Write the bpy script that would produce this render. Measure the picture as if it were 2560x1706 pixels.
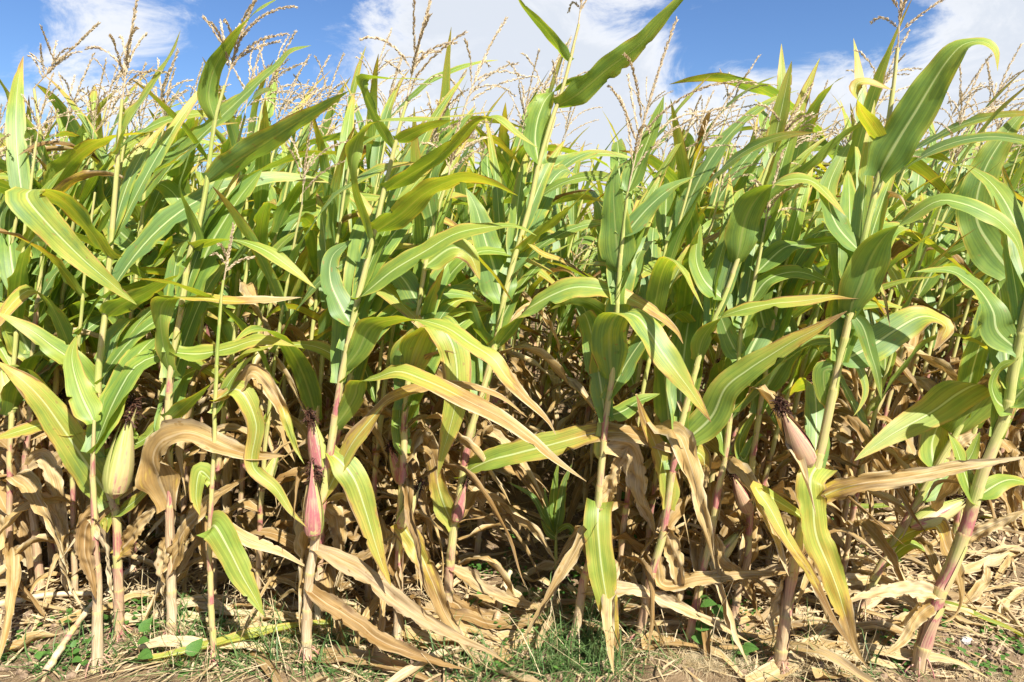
import bpy, math, random
import numpy as np
from mathutils import Vector, Matrix

for _o in list(bpy.data.objects):
    bpy.data.objects.remove(_o)
scene = bpy.context.scene
COL = scene.collection
random.seed(11)
rng = np.random.default_rng(11)

# ------------------------------------------------------------------ camera, sky, sun, exposure
CAM_H, PITCH, LENS = 1.5, math.radians(10.0), 24.0
FPX = LENS / 36.0 * 2560.0
cam_data = bpy.data.cameras.new('camera')
cam_data.lens = LENS
cam_data.sensor_width = 36.0
cam_data.clip_start = 0.05
cam_data.clip_end = 5000.0
cam = bpy.data.objects.new('camera', cam_data)
cam.location = (0, 0, CAM_H)
cam.rotation_euler = (math.radians(90) - PITCH, 0, 0)
COL.objects.link(cam)
scene.camera = cam

SUN_TO = Vector((0.56, -0.80, 1.06)).normalized()
SUN_STRENGTH, SKY_STRENGTH, EXPOSURE = 5.0, 0.057, 1.14

def ray(px, py):
    xc = (px - 1280.0) / FPX
    yc = (853.0 - py) / FPX
    return np.array([xc, math.cos(PITCH) + yc * math.sin(PITCH), -math.sin(PITCH) + yc * math.cos(PITCH)])
def at(px, py, Y):
    d = ray(px, py)
    return d * (Y / d[1]) + np.array([0, 0, CAM_H])
def ground_at(px, py, z=0.0):
    d = ray(px, py)
    return d * ((z - CAM_H) / d[2]) + np.array([0, 0, CAM_H])
def mpp(px, py, Y):                     # metres per photograph pixel at that distance
    d = ray(px, py)
    return (Y / d[1]) / FPX

class NT:
    """small node-tree helper"""
    def __init__(self, tree):
        self.t = tree
        self.n = tree.nodes
        self.n.clear()
    def new(self, kind, **kw):
        nd = self.n.new(kind)
        for k, v in kw.items():
            setattr(nd, k, v)
        return nd
    def link(self, a, b):
        self.t.links.new(a, b)
    def put(self, sock, v):
        if isinstance(v, bpy.types.NodeSocket):
            self.t.links.new(v, sock)
        else:
            sock.default_value = v
    def math(self, op, a, b=0.0, c=0.0, clamp=False):
        nd = self.n.new('ShaderNodeMath')
        nd.operation = op
        nd.use_clamp = clamp
        for i, v in enumerate((a, b, c)):
            self.put(nd.inputs[i], v)
        return nd.outputs[0]
    def vmath(self, op, a, b=(0, 0, 0)):
        nd = self.n.new('ShaderNodeVectorMath')
        nd.operation = op
        self.put(nd.inputs[0], a)
        if op == 'SCALE':
            self.put(nd.inputs['Scale'], b)
        else:
            self.put(nd.inputs[1], b)
        return nd.outputs['Value'] if op in ('LENGTH', 'DOT_PRODUCT', 'DISTANCE') else nd.outputs[0]
    def maprange(self, v, a, b, c=0.0, d=1.0, smooth=True):
        nd = self.n.new('ShaderNodeMapRange')
        nd.interpolation_type = 'SMOOTHSTEP' if smooth else 'LINEAR'
        for i, x in enumerate((v, a, b, c, d)):
            self.put(nd.inputs[i], x)
        return nd.outputs[0]
    def mix(self, f, a, b, mode='MIX'):
        nd = self.n.new('ShaderNodeMix')
        nd.data_type = 'RGBA'
        nd.blend_type = mode
        self.put(nd.inputs[0], f)
        self.put(nd.inputs[6], a)
        self.put(nd.inputs[7], b)
        return nd.outputs[2]
    def noise(self, vec, scale, detail=4.0, rough=0.55, dist=0.0):
        nd = self.n.new('ShaderNodeTexNoise')
        self.put(nd.inputs['Vector'], vec)
        nd.inputs['Scale'].default_value = scale
        nd.inputs['Detail'].default_value = detail
        nd.inputs['Roughness'].default_value = rough
        nd.inputs['Distortion'].default_value = dist
        return nd.outputs[0]
    def ramp(self, f, stops):
        nd = self.n.new('ShaderNodeValToRGB')
        cr = nd.color_ramp
        while len(cr.elements) > 1:
            cr.elements.remove(cr.elements[-1])
        cr.elements[0].position = stops[0][0]
        cr.elements[0].color = (*stops[0][1], 1)
        for p, c in stops[1:]:
            e = cr.elements.new(p)
            e.color = (*c, 1)
        self.put(nd.inputs[0], f)
        return nd.outputs[0]

def build_world():
    w = bpy.data.worlds.new('World')
    scene.world = w
    w.use_nodes = True
    g = NT(w.node_tree)
    sky = g.new('ShaderNodeTexSky', sky_type='NISHITA')
    sky.sun_disc = False
    sky.sun_elevation = math.asin(SUN_TO.z)
    sky.sun_rotation = math.atan2(SUN_TO.x, SUN_TO.y)
    sky.altitude = 100
    sky.air_density = 1.0
    sky.dust_density = 0.4
    sky.ozone_density = 2.2
    d = g.new('ShaderNodeTexCoord').outputs['Generated']
    sep = g.new('ShaderNodeSeparateXYZ')
    g.link(d, sep.inputs[0])
    # a flat cloud deck seen in perspective
    h = g.math('ADD', g.math('MAXIMUM', sep.outputs[2], 0.0), 0.16)
    comb = g.new('ShaderNodeCombineXYZ')
    g.link(g.math('DIVIDE', sep.outputs[0], h), comb.inputs[0])
    g.link(g.math('DIVIDE', sep.outputs[1], h), comb.inputs[1])
    p = comb.outputs[0]
    n1 = g.noise(p, 1.1, 9, 0.60, 0.5)
    n2 = g.noise(g.vmath('MULTIPLY', d, (1.0, 1.0, 1.7)), 6.5, 10, 0.66, 0.6)
    dens = g.math('ADD', g.math('MULTIPLY', n1, 0.75), g.math('MULTIPLY', n2, 1.9))
    dens = g.math('SUBTRACT', dens, 1.27)
    lobes = [(200, 60, 300, .14), (370, 110, 260, .16), (90, 300, 300, .22), (40, 60, 260, -.2), (930, 350, 380, .26), (1040, 120, 420, .3),
             (1280, 180, 480, .34), (1500, 160, 380, .26), (1480, 400, 420, .26), (1900, 330, 340, .36), (2090, 270, 320, .3),
             (2340, 260, 340, .24), (2520, 150, 340, .34), (2450, 380, 400, .2), (1750, 440, 360, .34), (430, 420, 320, .24),
             (640, 60, 420, -.34), (780, 200, 240, -.24), (1890, 60, 420, -.34), (2140, 30, 340, -.32), (500, 260, 260, -.16),
             (10, 170, 240, -.14), (1740, 200, 240, -.16), (2290, 80, 200, -.14), (650, 300, 220, -.1)]
    for (px, py, r, a) in lobes:
        dv = ray(px, py)
        dv = dv / np.linalg.norm(dv)
        dist = g.vmath('DISTANCE', d, tuple(dv))
        dens = g.math('ADD', dens, g.math('MULTIPLY', g.maprange(dist, 0.0, r / FPX, 1.0, 0.0), a))
    cover = g.maprange(dens, -0.06, 0.42)
    shade = g.noise(g.vmath('ADD', d, (0.05, -0.02, 0.045)), 5.0, 6, 0.55, 0.2)
    thick = g.maprange(g.math('ADD', dens, g.math('MULTIPLY', shade, 0.5)), 0.38, 0.92)
    k = 0.48 / SKY_STRENGTH
    white = (k * 0.99, k, k * 1.02, 1)
    grey = (k * 0.74, k * 0.79, k * 0.87, 1)
    ccol = g.mix(thick, white, grey)
    blue = g.mix(1.0, sky.outputs[0], (0.66, 0.85, 1.14, 1), 'MULTIPLY')
    col = g.mix(g.math('MULTIPLY', cover, 0.96), blue, ccol)
    bg = g.new('ShaderNodeBackground')
    bg.inputs['Strength'].default_value = SKY_STRENGTH
    g.link(col, bg.inputs['Color'])
    out = g.new('ShaderNodeOutputWorld')
    g.link(bg.outputs[0], out.inputs[0])
build_world()

sun_data = bpy.data.lights.new('sun', 'SUN')
sun_data.energy = SUN_STRENGTH
sun_data.angle = math.radians(0.53)
sun_data.color = (1.0, 0.955, 0.87)
sun = bpy.data.objects.new('sun', sun_data)
sun.rotation_euler = (-SUN_TO).to_track_quat('-Z', 'Y').to_euler()
sun.location = (4, -4, 8)
COL.objects.link(sun)

vs = scene.view_settings
vs.view_transform = 'Standard'
vs.look = 'None'
vs.exposure = EXPOSURE
vs.gamma = 1.0
vs.use_curve_mapping = False
scene.render.engine = 'CYCLES'
scene.cycles.max_bounces = 5
scene.cycles.diffuse_bounces = 3
scene.cycles.glossy_bounces = 1
scene.cycles.transmission_bounces = 3
scene.cycles.transparent_max_bounces = 4
scene.cycles.use_denoising = True
scene.cycles.denoiser = 'OPENIMAGEDENOISE'
scene.cycles.denoising_input_passes = 'RGB_ALBEDO_NORMAL'
scene.cycles.use_adaptive_sampling = True
scene.cycles.adaptive_threshold = 0.02
scene.cycles.sample_clamp_indirect = 6.0

# ------------------------------------------------------------------ materials
def material(name):
    m = bpy.data.materials.new(name)
    m.use_nodes = True
    return m, NT(m.node_tree)

def finish(g, col, rough, spec=0.4, bump=None, bstr=0.3, bdist=0.002, trans=0.0, tcol=None):
    p = g.new('ShaderNodeBsdfPrincipled')
    g.put(p.inputs['Base Color'], col)
    g.put(p.inputs['Roughness'], rough)
    g.put(p.inputs['Specular IOR Level'], spec)
    if bump is not None:
        b = g.new('ShaderNodeBump')
        b.inputs['Strength'].default_value = bstr
        b.inputs['Distance'].default_value = bdist
        g.link(bump, b.inputs['Height'])
        g.link(b.outputs[0], p.inputs['Normal'])
    out = g.new('ShaderNodeOutputMaterial')
    if tcol is not None:
        t = g.new('ShaderNodeBsdfTranslucent')
        g.put(t.inputs['Color'], tcol)
        mx = g.new('ShaderNodeMixShader')
        g.put(mx.inputs[0], trans)
        g.link(p.outputs[0], mx.inputs[1])
        g.link(t.outputs[0], mx.inputs[2])
        g.link(mx.outputs[0], out.inputs[0])
    else:
        g.link(p.outputs[0], out.inputs[0])

def leaf_material():
    m, g = material('maize_leaf')
    uv = g.new('ShaderNodeUVMap').outputs[0]
    sep = g.new('ShaderNodeSeparateXYZ')
    g.link(uv, sep.inputs[0])
    u = g.math('SUBTRACT', g.math('MULTIPLY', sep.outputs[0], 2.0), 1.0)
    au = g.math('ABSOLUTE', u)
    age = g.new('ShaderNodeAttribute', attribute_name='age').outputs['Fac']
    info = g.new('ShaderNodeObjectInfo')
    rnd = info.outputs['Random']
    off = g.vmath('SCALE', (13.1, 7.7, 3.3), rnd)
    def stretched(su, sv):
        mp = g.new('ShaderNodeMapping')
        g.link(g.vmath('ADD', uv, off), mp.inputs['Vector'])
        mp.inputs['Scale'].default_value = (su, sv, 1)
        return mp.outputs[0]
    streak = g.noise(stretched(13, 3.0), 1.0, 2, 0.6)
    spot = g.noise(stretched(7, 42), 1.0, 1, 0.5)
    blotch = g.noise(stretched(2.2, 9.0), 1.0, 3, 0.6, 0.3)
    vein = g.noise(stretched(24, 0.9), 1.0, 2, 0.6)
    a = g.math('ADD', age, g.math('MULTIPLY', g.math('SUBTRACT', streak, 0.5), 0.32))
    a = g.math('ADD', a, g.math('MULTIPLY', g.math('SUBTRACT', blotch, 0.5), 0.58))
    a = g.math('ADD', a, g.math('MULTIPLY', g.math('SUBTRACT', rnd, 0.5), 0.10))
    a = g.math('ADD', a, g.math('MULTIPLY', g.math('POWER', au, 7.0), g.maprange(blotch, 0.35, 0.65, 0.0, 0.42)), clamp=True)
    col = g.ramp(a, [(0.0, (0.140, 0.240, 0.050)), (0.16, (0.222, 0.318, 0.052)), (0.34, (0.325, 0.368, 0.062)), (0.48, (0.42, 0.365, 0.075)),
                     (0.57, (0.48, 0.35, 0.065)), (0.66, (0.33, 0.205, 0.068)), (0.78, (0.42, 0.285, 0.110)), (0.90, (0.53, 0.40, 0.195)), (1.0, (0.58, 0.475, 0.29))])
    # bluish bloom on some of the plants
    bloom = g.math('MULTIPLY', g.maprange(rnd, 0.35, 0.9), g.maprange(a, 0.32, 0.14))
    col = g.mix(g.math('MULTIPLY', bloom, 0.6), col, (0.130, 0.235, 0.092, 1))
    dry = g.maprange(a, 0.5, 0.7)
    # brown mottling of dry tissue
    mott = g.math('MULTIPLY', g.maprange(blotch, 0.52, 0.72), g.math('MULTIPLY', dry, 0.62))
    col = g.mix(mott, col, (0.20, 0.115, 0.05, 1))
    pale = g.math('MULTIPLY', g.maprange(streak, 0.56, 0.72), g.math('MULTIPLY', dry, 0.4))
    col = g.mix(pale, col, (0.56, 0.45, 0.27, 1))
    col = g.mix(g.math('MULTIPLY', g.maprange(spot, 0.69, 0.74), g.maprange(rnd, 0.2, 0.9, 0.1, 0.75)), col, (0.30, 0.19, 0.06, 1))
    own = g.math('FRACT', g.math('MULTIPLY', rnd, 7.31))
    deep = g.mix(1.0, col, (0.52, 0.43, 0.34, 1), 'MULTIPLY')            # some dead leaves have weathered darker
    col = g.mix(g.math('MULTIPLY', dry, g.maprange(own, 0.35, 1.0, 0.0, 0.85)), col, deep)
    vcol = g.maprange(vein, 0.3, 0.7, 0.76, 1.22, smooth=False)
    cc = g.new('ShaderNodeCombineXYZ')
    for i in range(3):
        g.link(vcol, cc.inputs[i])
    col = g.mix(1.0, col, cc.outputs[0], 'MULTIPLY')
    # the midrib, broad at the collar and thin at the tip
    mw = g.new('ShaderNodeAttribute', attribute_name='rib').outputs['Fac']
    rib = g.maprange(au, g.math('MULTIPLY', mw, 0.45), mw, 1.0, 0.0)
    ribcol = g.mix(dry, (0.54, 0.62, 0.30, 1), (0.60, 0.49, 0.31, 1))
    side = g.new('ShaderNodeNewGeometry').outputs['Backfacing']
    ribcol = g.mix(side, ribcol, g.mix(0.35, col, (0.52, 0.52, 0.20, 1)))          # the rib is white above, greenish below
    col = g.mix(g.math('MULTIPLY', rib, g.maprange(dry, 0, 1, 0.80, 0.38)), col, ribcol)
    rough = g.maprange(dry, 0.0, 1.0, 0.47, 0.76)
    spec = g.maprange(dry, 0.0, 1.0, 0.42, 0.18)
    hb = g.math('ADD', g.math('MULTIPLY', vein, 0.5), g.math('MULTIPLY', rib, 0.5))
    tcol = g.mix(1.0, col, (2.2, 1.95, 0.5, 1), 'MULTIPLY')
    tcol = g.mix(dry, tcol, g.mix(1.0, col, (0.95, 0.78, 0.5, 1), 'MULTIPLY'))
    finish(g, col, rough, spec, hb, 0.55, 0.0016, g.maprange(dry, 0, 1, 0.36, 0.24), tcol)
    return m

def stalk_material():
    m, g = material('maize_stalk')
    uv = g.new('ShaderNodeUVMap').outputs[0]
    rnd = g.new('ShaderNodeObjectInfo').outputs['Random']
    tone = g.new('ShaderNodeAttribute', attribute_name='tone').outputs['Fac']
    node = g.new('ShaderNodeAttribute', attribute_name='node').outputs['Fac']
    off = g.vmath('SCALE', (5.1, 17.7, 3.3), rnd)
    def stretched(su, sv):
        mp = g.new('ShaderNodeMapping')
        g.link(g.vmath('ADD', uv, off), mp.inputs['Vector'])
        mp.inputs['Scale'].default_value = (su, sv, 1)
        return mp.outputs[0]
    fib = g.noise(stretched(26, 2.0), 1.0, 3, 0.6)
    blot = g.noise(stretched(3, 16), 1.0, 4, 0.6)
    t = g.math('ADD', tone, g.math('MULTIPLY', g.math('SUBTRACT', blot, 0.5), 0.50))
    t = g.math('ADD', t, g.math('MULTIPLY', g.math('SUBTRACT', fib, 0.5), 0.40), clamp=True)
    col = g.ramp(t, [(0.0, (0.20, 0.30, 0.05)), (0.18, (0.36, 0.40, 0.10)), (0.36, (0.47, 0.43, 0.16)), (0.47, (0.48, 0.38, 0.18)), (0.58, (0.35, 0.095, 0.115)),
                     (0.66, (0.43, 0.25, 0.17)), (0.80, (0.44, 0.31, 0.17)), (1.0, (0.56, 0.45, 0.29))])
    col = g.mix(g.math('MULTIPLY', node, 0.55), col, (0.42, 0.36, 0.09, 1))
    f = g.maprange(fib, 0.3, 0.7, 0.78, 1.2, smooth=False)
    cc = g.new('ShaderNodeCombineXYZ')
    for i in range(3):
        g.link(f, cc.inputs[i])
    col = g.mix(1.0, col, cc.outputs[0], 'MULTIPLY')
    finish(g, col, 0.48, 0.4, fib, 0.5, 0.0015)
    return m

def plain_material(name, c1, c2, scale=40, rough=0.7, trans=0.0, bstr=0.3):
    m, g = material(name)
    co = g.new('ShaderNodeTexCoord').outputs['Object']
    rnd = g.new('ShaderNodeObjectInfo').outputs['Random']
    n = g.noise(g.vmath('ADD', co, g.vmath('SCALE', (31.0, 17.0, 9.0), rnd)), scale, 4, 0.6)
    col = g.mix(g.maprange(n, 0.32, 0.68), (*c1, 1), (*c2, 1))
    if trans:
        finish(g, col, rough, 0.3, n, bstr, 0.002, trans, col)
    else:
        finish(g, col, rough, 0.3, n, bstr, 0.002)
    return m

def soil_material():
    m, g = material('soil')
    co = g.new('ShaderNodeTexCoord').outputs['Object']
    a = g.noise(co, 2.2, 6, 0.6)
    b = g.noise(co, 38, 6, 0.65)
    c = g.noise(co, 170, 4, 0.6)
    col = g.ramp(g.math('ADD', g.math('MULTIPLY', a, 0.45), g.math('MULTIPLY', b, 0.55)),
                 [(0.25, (0.095, 0.062, 0.034)), (0.5, (0.195, 0.134, 0.075)), (0.75, (0.29, 0.21, 0.125))])
    vor = g.new('ShaderNodeTexVoronoi')
    vor.inputs['Scale'].default_value = 95
    g.link(co, vor.inputs['Vector'])
    gr = g.maprange(vor.outputs['Distance'], 0.05, 0.16, 1.0, 0.0)
    col = g.mix(g.math('MULTIPLY', gr, g.maprange(b, 0.5, 0.62, 0.0, 0.45)), col, (0.42, 0.34, 0.25, 1))
    hgt = g.math('ADD', g.math('MULTIPLY', b, 1.0), g.math('MULTIPLY', c, 0.45))
    finish(g, col, 0.95, 0.1, hgt, 1.0, 0.012)
    return m

M_LEAF = leaf_material()
M_STALK = stalk_material()
M_TASSEL = plain_material('tassel_chaff', (0.58, 0.45, 0.27), (0.80, 0.68, 0.47), 90, 0.65, 0.38)
M_SILK = plain_material('dried_silk', (0.028, 0.012, 0.008), (0.085, 0.034, 0.016), 120, 0.7)
M_PALESILK = plain_material('pale_silk', (0.30, 0.20, 0.05), (0.16, 0.07, 0.025), 60, 0.6)
M_SOIL = soil_material()
M_STRAW = plain_material('straw', (0.40, 0.28, 0.13), (0.64, 0.52, 0.33), 25, 0.75, 0.15)
M_GRASS = plain_material('grass_blade', (0.085, 0.17, 0.045), (0.17, 0.25, 0.085), 12, 0.5, 0.35)
M_DRYGRASS = plain_material('dry_grass_blade', (0.42, 0.31, 0.15), (0.62, 0.52, 0.33), 14, 0.7, 0.2)
M_WEED = plain_material('weed_leaf', (0.05, 0.135, 0.025), (0.12, 0.24, 0.045), 30, 0.5, 0.35)
M_CLOD = plain_material('clod', (0.15, 0.10, 0.062), (0.31, 0.22, 0.14), 60, 0.95, 0, 0.9)
M_STONE = plain_material('pale_flint', (0.30, 0.27, 0.23), (0.66, 0.63, 0.58), 70, 0.8)
M_VINE = plain_material('vine_stem', (0.16, 0.20, 0.06), (0.28, 0.12, 0.08), 30, 0.6)

# ------------------------------------------------------------------ mesh helpers
def mesh_from(name, verts, faces, mat, uvs=None, attrs=None, smooth=True):
    me = bpy.data.meshes.new(name)
    verts = np.asarray(verts, dtype=np.float32).reshape(-1, 3)
    F = np.asarray(faces, dtype=np.int32)
    k = F.shape[1]
    me.vertices.add(len(verts))
    me.vertices.foreach_set('co', verts.ravel())
    me.loops.add(F.size)
    me.loops.foreach_set('vertex_index', F.ravel())
    me.polygons.add(len(F))
    me.polygons.foreach_set('loop_start', np.arange(0, F.size, k, dtype=np.int32))
    me.polygons.foreach_set('use_smooth', np.full(len(F), smooth))
    if uvs is not None:
        ul = me.uv_layers.new(name='UVMap')
        ul.data.foreach_set('uv', np.asarray(uvs, dtype=np.float32)[F.ravel()].ravel())
    for an, av in (attrs or {}).items():
        at_ = me.attributes.new(an, 'FLOAT', 'POINT')
        at_.data.foreach_set('value', np.asarray(av, dtype=np.float32))
    me.materials.append(mat)
    me.update(calc_edges=True)
    me.validate()
    return me

def add(name, me, parent=None, loc=(0, 0, 0), rot=None, scale=None):
    o = bpy.data.objects.new(name, me)
    COL.objects.link(o)
    o.location = loc
    if rot is not None:
        o.rotation_euler = rot
    if scale is not None:
        o.scale = (scale, scale, scale) if not hasattr(scale, '__len__') else scale
    if parent is not None:
        o.parent = parent
    return o

def tag(o, label, cat, group=None):
    o['label'] = label
    o['category'] = cat
    if group:
        o['group'] = group
    return o

def thing(name, label, cat, loc, group=None, rz=0.0, scale=1.0):
    o = bpy.data.objects.new(name, None)
    o.empty_display_size = 0.05
    COL.objects.link(o)
    o.location = loc
    o.rotation_euler = (0, 0, rz)
    o.scale = (scale, scale, scale)
    return tag(o, label, cat, group)

def spline(pts, n):
    """Catmull-Rom through pts, n+1 samples evenly spaced along its length; also each sample's place in control units"""
    P = np.asarray(pts, dtype=float)
    if len(P) == 2:
        P = np.array([P[0], (P[0] + P[1]) / 2, P[1]])
    ext = np.vstack([2 * P[0] - P[1], P, 2 * P[-1] - P[-2]])
    out, par = [], []
    for i in range(len(P) - 1):
        a, b, c, d = ext[i:i + 4]
        for t in np.linspace(0, 1, 16, endpoint=False):
            out.append(0.5 * ((2 * b) + (c - a) * t + (2 * a - 5 * b + 4 * c - d) * t * t + (3 * b - a - 3 * c + d) * t ** 3))
            par.append(i + t)
    out.append(P[-1]); par.append(len(P) - 1)
    out = np.array(out); par = np.array(par) / (len(P) - 1)
    s = np.concatenate([[0], np.cumsum(np.linalg.norm(np.diff(out, axis=0), axis=1))])
    q = np.linspace(0, s[-1], n + 1)
    return np.stack([np.interp(q, s, out[:, k]) for k in range(3)], 1), np.interp(q, s, par), s[-1]

def unit(v):
    return v / np.maximum(np.linalg.norm(v, axis=-1, keepdims=True), 1e-9)

def listinterp(vals, f):
    vals = np.asarray(vals, dtype=float)
    x = np.linspace(0, 1, len(vals)) if len(vals) > 1 else np.array([0.0])
    if vals.ndim == 1:
        return np.interp(f, x, vals) if len(vals) > 1 else np.full(len(f), vals[0])
    if len(vals) == 1:
        return np.repeat(vals, len(f), axis=0)
    return np.stack([np.interp(f, x, vals[:, k]) for k in range(vals.shape[1])], 1)

def leaf_mesh(name, pts, normals, width, ages, nv=36, nu=8, wave=0.12, gutter=0.28, curl=0.0, crumple=0.0, seed=0, base=0.55, blunt=2.3, twist=0.0):
    r = np.random.default_rng(seed + 77)
    C, f, length = spline(pts, nv)
    v = np.linspace(0, 1, nv + 1)
    T = unit(np.gradient(C, axis=0))
    N = listinterp(normals, f)
    N = N - T * np.sum(N * T, 1, keepdims=True)
    nn = np.linalg.norm(N, axis=1)
    for i in range(1, nv + 1):
        if nn[i] < 0.15:
            N[i] = N[i - 1] - T[i] * np.dot(N[i - 1], T[i])
    N = unit(N)
    for _ in range(2):                                   # ease sudden rolls
        N[1:-1] = unit(N[:-2] + 2 * N[1:-1] + N[2:])
        N = unit(N - T * np.sum(N * T, 1, keepdims=True))
    if twist:
        S0 = np.cross(T, N)
        ang = (twist * v)[:, None]
        N = N * np.cos(ang) + S0 * np.sin(ang)
    S = np.cross(T, N)
    sm = np.clip(v / 0.17, 0, 1); sm = sm * sm * (3 - 2 * sm)
    w = (base + (1 - base) * sm) * np.clip(1 - v ** blunt, 0, 1) ** 0.9 * width * 0.5
    w = np.maximum(w * (1 + 0.05 * np.sin(v * 9 + r.uniform(0, 6)) + 0.03 * np.sin(v * 23 + r.uniform(0, 6))), 0.0006)
    u = np.linspace(-1, 1, nu + 1)
    g = gutter * (0.55 + 0.45 * np.cos(v * 3 + r.uniform(0, 3))) + 0.9 * np.exp(-v / 0.035)
    ph = r.uniform(0, 6.28, 4)
    fq = r.uniform(2.2, 4.4, 2) * length / 0.7
    vv = v[:, None]; uu = u[None, :]; au = np.abs(uu)
    env = np.clip(v / 0.15, 0, 1)[:, None] * np.clip((1 - v) / 0.12, 0.15, 1)[:, None]
    edge = np.where(uu < 0, np.sin(6.28 * fq[0] * vv + ph[0]), np.sin(6.28 * fq[1] * vv + ph[1]))
    edge = edge + 0.4 * np.where(uu < 0, np.sin(6.28 * 2.3 * fq[0] * vv + ph[2]), np.sin(6.28 * 2.1 * fq[1] * vv + ph[3]))
    edge = edge + 0.30 * np.sin(6.28 * 7.3 * vv * length / .7 + ph[1] + 2 * uu)
    hgt = g[:, None] * au ** 1.4 + wave * env * edge * au ** 2 + curl * np.clip(v * 2 - .3, 0, 1)[:, None] * au ** 2
    lat = np.ones_like(hgt)
    if curl:
        lat = 1 - 0.35 * min(abs(curl), 1.4) * np.clip(v * 2 - .3, 0, 1)[:, None] * au ** 2
    if crumple:
        k1, k2 = r.uniform(5, 11, 2), r.uniform(0, 6.28, 6)
        hgt = hgt + crumple * env * (np.sin(uu * 4.2 + vv * k1[0] * 2 + k2[0]) * 0.5 + np.sin(uu * 7 - vv * k1[1] * 3 + k2[1]) * 0.3 + np.sin(vv * 46 + uu * 2 + k2[2]) * 0.22)
        lat = lat * (1 + 0.10 * crumple * np.sin(vv * 31 + k2[3] + uu * 2))
    for _ in range(r.integers(0, 4)):
        lat[r.integers(3, nv - 1), r.choice([0, -1])] *= r.uniform(.55, .8)
    if crumple:
        for sd in (0, -1):
            nt = r.uniform(0, 1, nv + 1) ** 4
            lat[:, sd] = lat[:, sd] * (1 - min(1.0, crumple * 2.2) * .45 * nt)
    V = C[:, None, :] + S[:, None, :] * (uu * lat * w[:, None])[..., None] + N[:, None, :] * (hgt * w[:, None])[..., None]
    if crumple:
        V = V + N[:, None, :] * (0.006 * crumple * np.sin(v * r.uniform(14, 26) + 1.0))[:, None, None]
    ag = listinterp(ages, v)[:, None] + 0 * uu
    ag = ag + (au ** 3) * 0.10 * np.clip(v * 1.6 - .3, 0, 1)[:, None]
    nU = nu + 1
    idx = np.arange((nv + 1) * nU).reshape(nv + 1, nU)
    F = np.stack([idx[:-1, :-1], idx[:-1, 1:], idx[1:, 1:], idx[1:, :-1]], -1).reshape(-1, 4)
    UV = np.stack([np.broadcast_to((uu + 1) / 2, hgt.shape), np.broadcast_to(vv * length, hgt.shape)], -1).reshape(-1, 2)
    ribw = np.clip(0.085 * (1 - v) ** 0.8 + 0.022, 0, 1)[:, None] + 0 * uu
    return mesh_from(name, V.reshape(-1, 3), F, M_LEAF, UV, {'age': np.clip(ag, 0, 1.05).ravel(), 'rib': ribw.ravel()})

def tube_rings(C, R, nside=8, jit=None):
    T = unit(np.gradient(C, axis=0))
    A = np.array([0.0, 1.0, 0.0]) + 0 * T
    A = unit(A - T * np.sum(A * T, 1, keepdims=True))
    B = np.cross(T, A)
    a = np.linspace(0, 2 * math.pi, nside, endpoint=False)
    V = C[:, None, :] + R[:, None, None] * (A[:, None, :] * np.cos(a)[None, :, None] + B[:, None, :] * np.sin(a)[None, :, None])
    n = len(C)
    idx = np.arange(n * nside).reshape(n, nside)
    nxt = np.roll(idx, -1, axis=1)
    F = np.stack([idx[:-1], nxt[:-1], nxt[1:], idx[1:]], -1).reshape(-1, 4)
    return V.reshape(-1, 3), F

def stalk_mesh(name, pts, joints, r0, r1, tones, seed=0, nside=10):
    """a stalk with swollen joints; above each joint a sheath that hugs it and ends in a step"""
    r = np.random.default_rng(seed + 5)
    C0, f, length = spline(pts, 90)
    vs_ = [0.0]
    prof = {}
    js = sorted(j for j in joints if 0.015 < j < 0.985)
    samples = [(0.0, 1.05, 0.0)]
    prev = 0.0
    for j in js:
        e = 0.010 / length
        samples += [(prev + (j - prev) * 0.35, 1.04, 0), (prev + (j - prev) * 0.7, 1.07, 0), (j - 1.6 * e, 1.13, 0.05), (j - 0.7 * e, 1.19, 0.5), (j, 1.15, 1.0), (j + 0.5 * e, 0.98, 0.35), (j + 1.6 * e, 0.93, 0.1)]
        prev = j
    samples += [(prev + (1 - prev) * 0.3, 0.95, 0), (prev + (1 - prev) * 0.65, 0.97, 0), (1.0, 1.0, 0.0)]
    samples.sort()
    q = np.array([s[0] for s in samples]); k = np.array([s[1] for s in samples]); nd = np.array([s[2] for s in samples])
    v0 = np.linspace(0, 1, len(C0))
    C = np.stack([np.interp(q, v0, C0[:, i]) for i in range(3)], 1)
    C[:, 0] += 0.0015 * np.sin(q * 40 + r.uniform(0, 6))
    R = (r0 + (r1 - r0) * q ** 0.85) * k
    V, F = tube_rings(C, R, nside)
    a = (np.arange(nside) / nside)
    UV = np.stack([np.broadcast_to(a[None, :], (len(C), nside)), np.broadcast_to((q * length)[:, None], (len(C), nside))], -1).reshape(-1, 2)
    tn = listinterp(tones, q)
    # each internode reddens towards its foot
    loc = np.zeros_like(q)
    edges = [0.0] + js + [1.0]
    for i in range(len(edges) - 1):
        mk = (q >= edges[i]) & (q <= edges[i + 1])
        loc[mk] = (q[mk] - edges[i]) / (edges[i + 1] - edges[i])
    pk = (tn > .49) & (tn < .69)
    tn = np.where(pk, .40 + .19 * np.clip(1.5 - loc / .45, 0, 1), tn + 0.10 * (0.5 - loc) * (tn < 0.75))
    return mesh_from(name, V, F, M_STALK, UV, {'tone': np.repeat(tn, nside), 'node': np.repeat(nd, nside)}), C0, f, length

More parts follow.
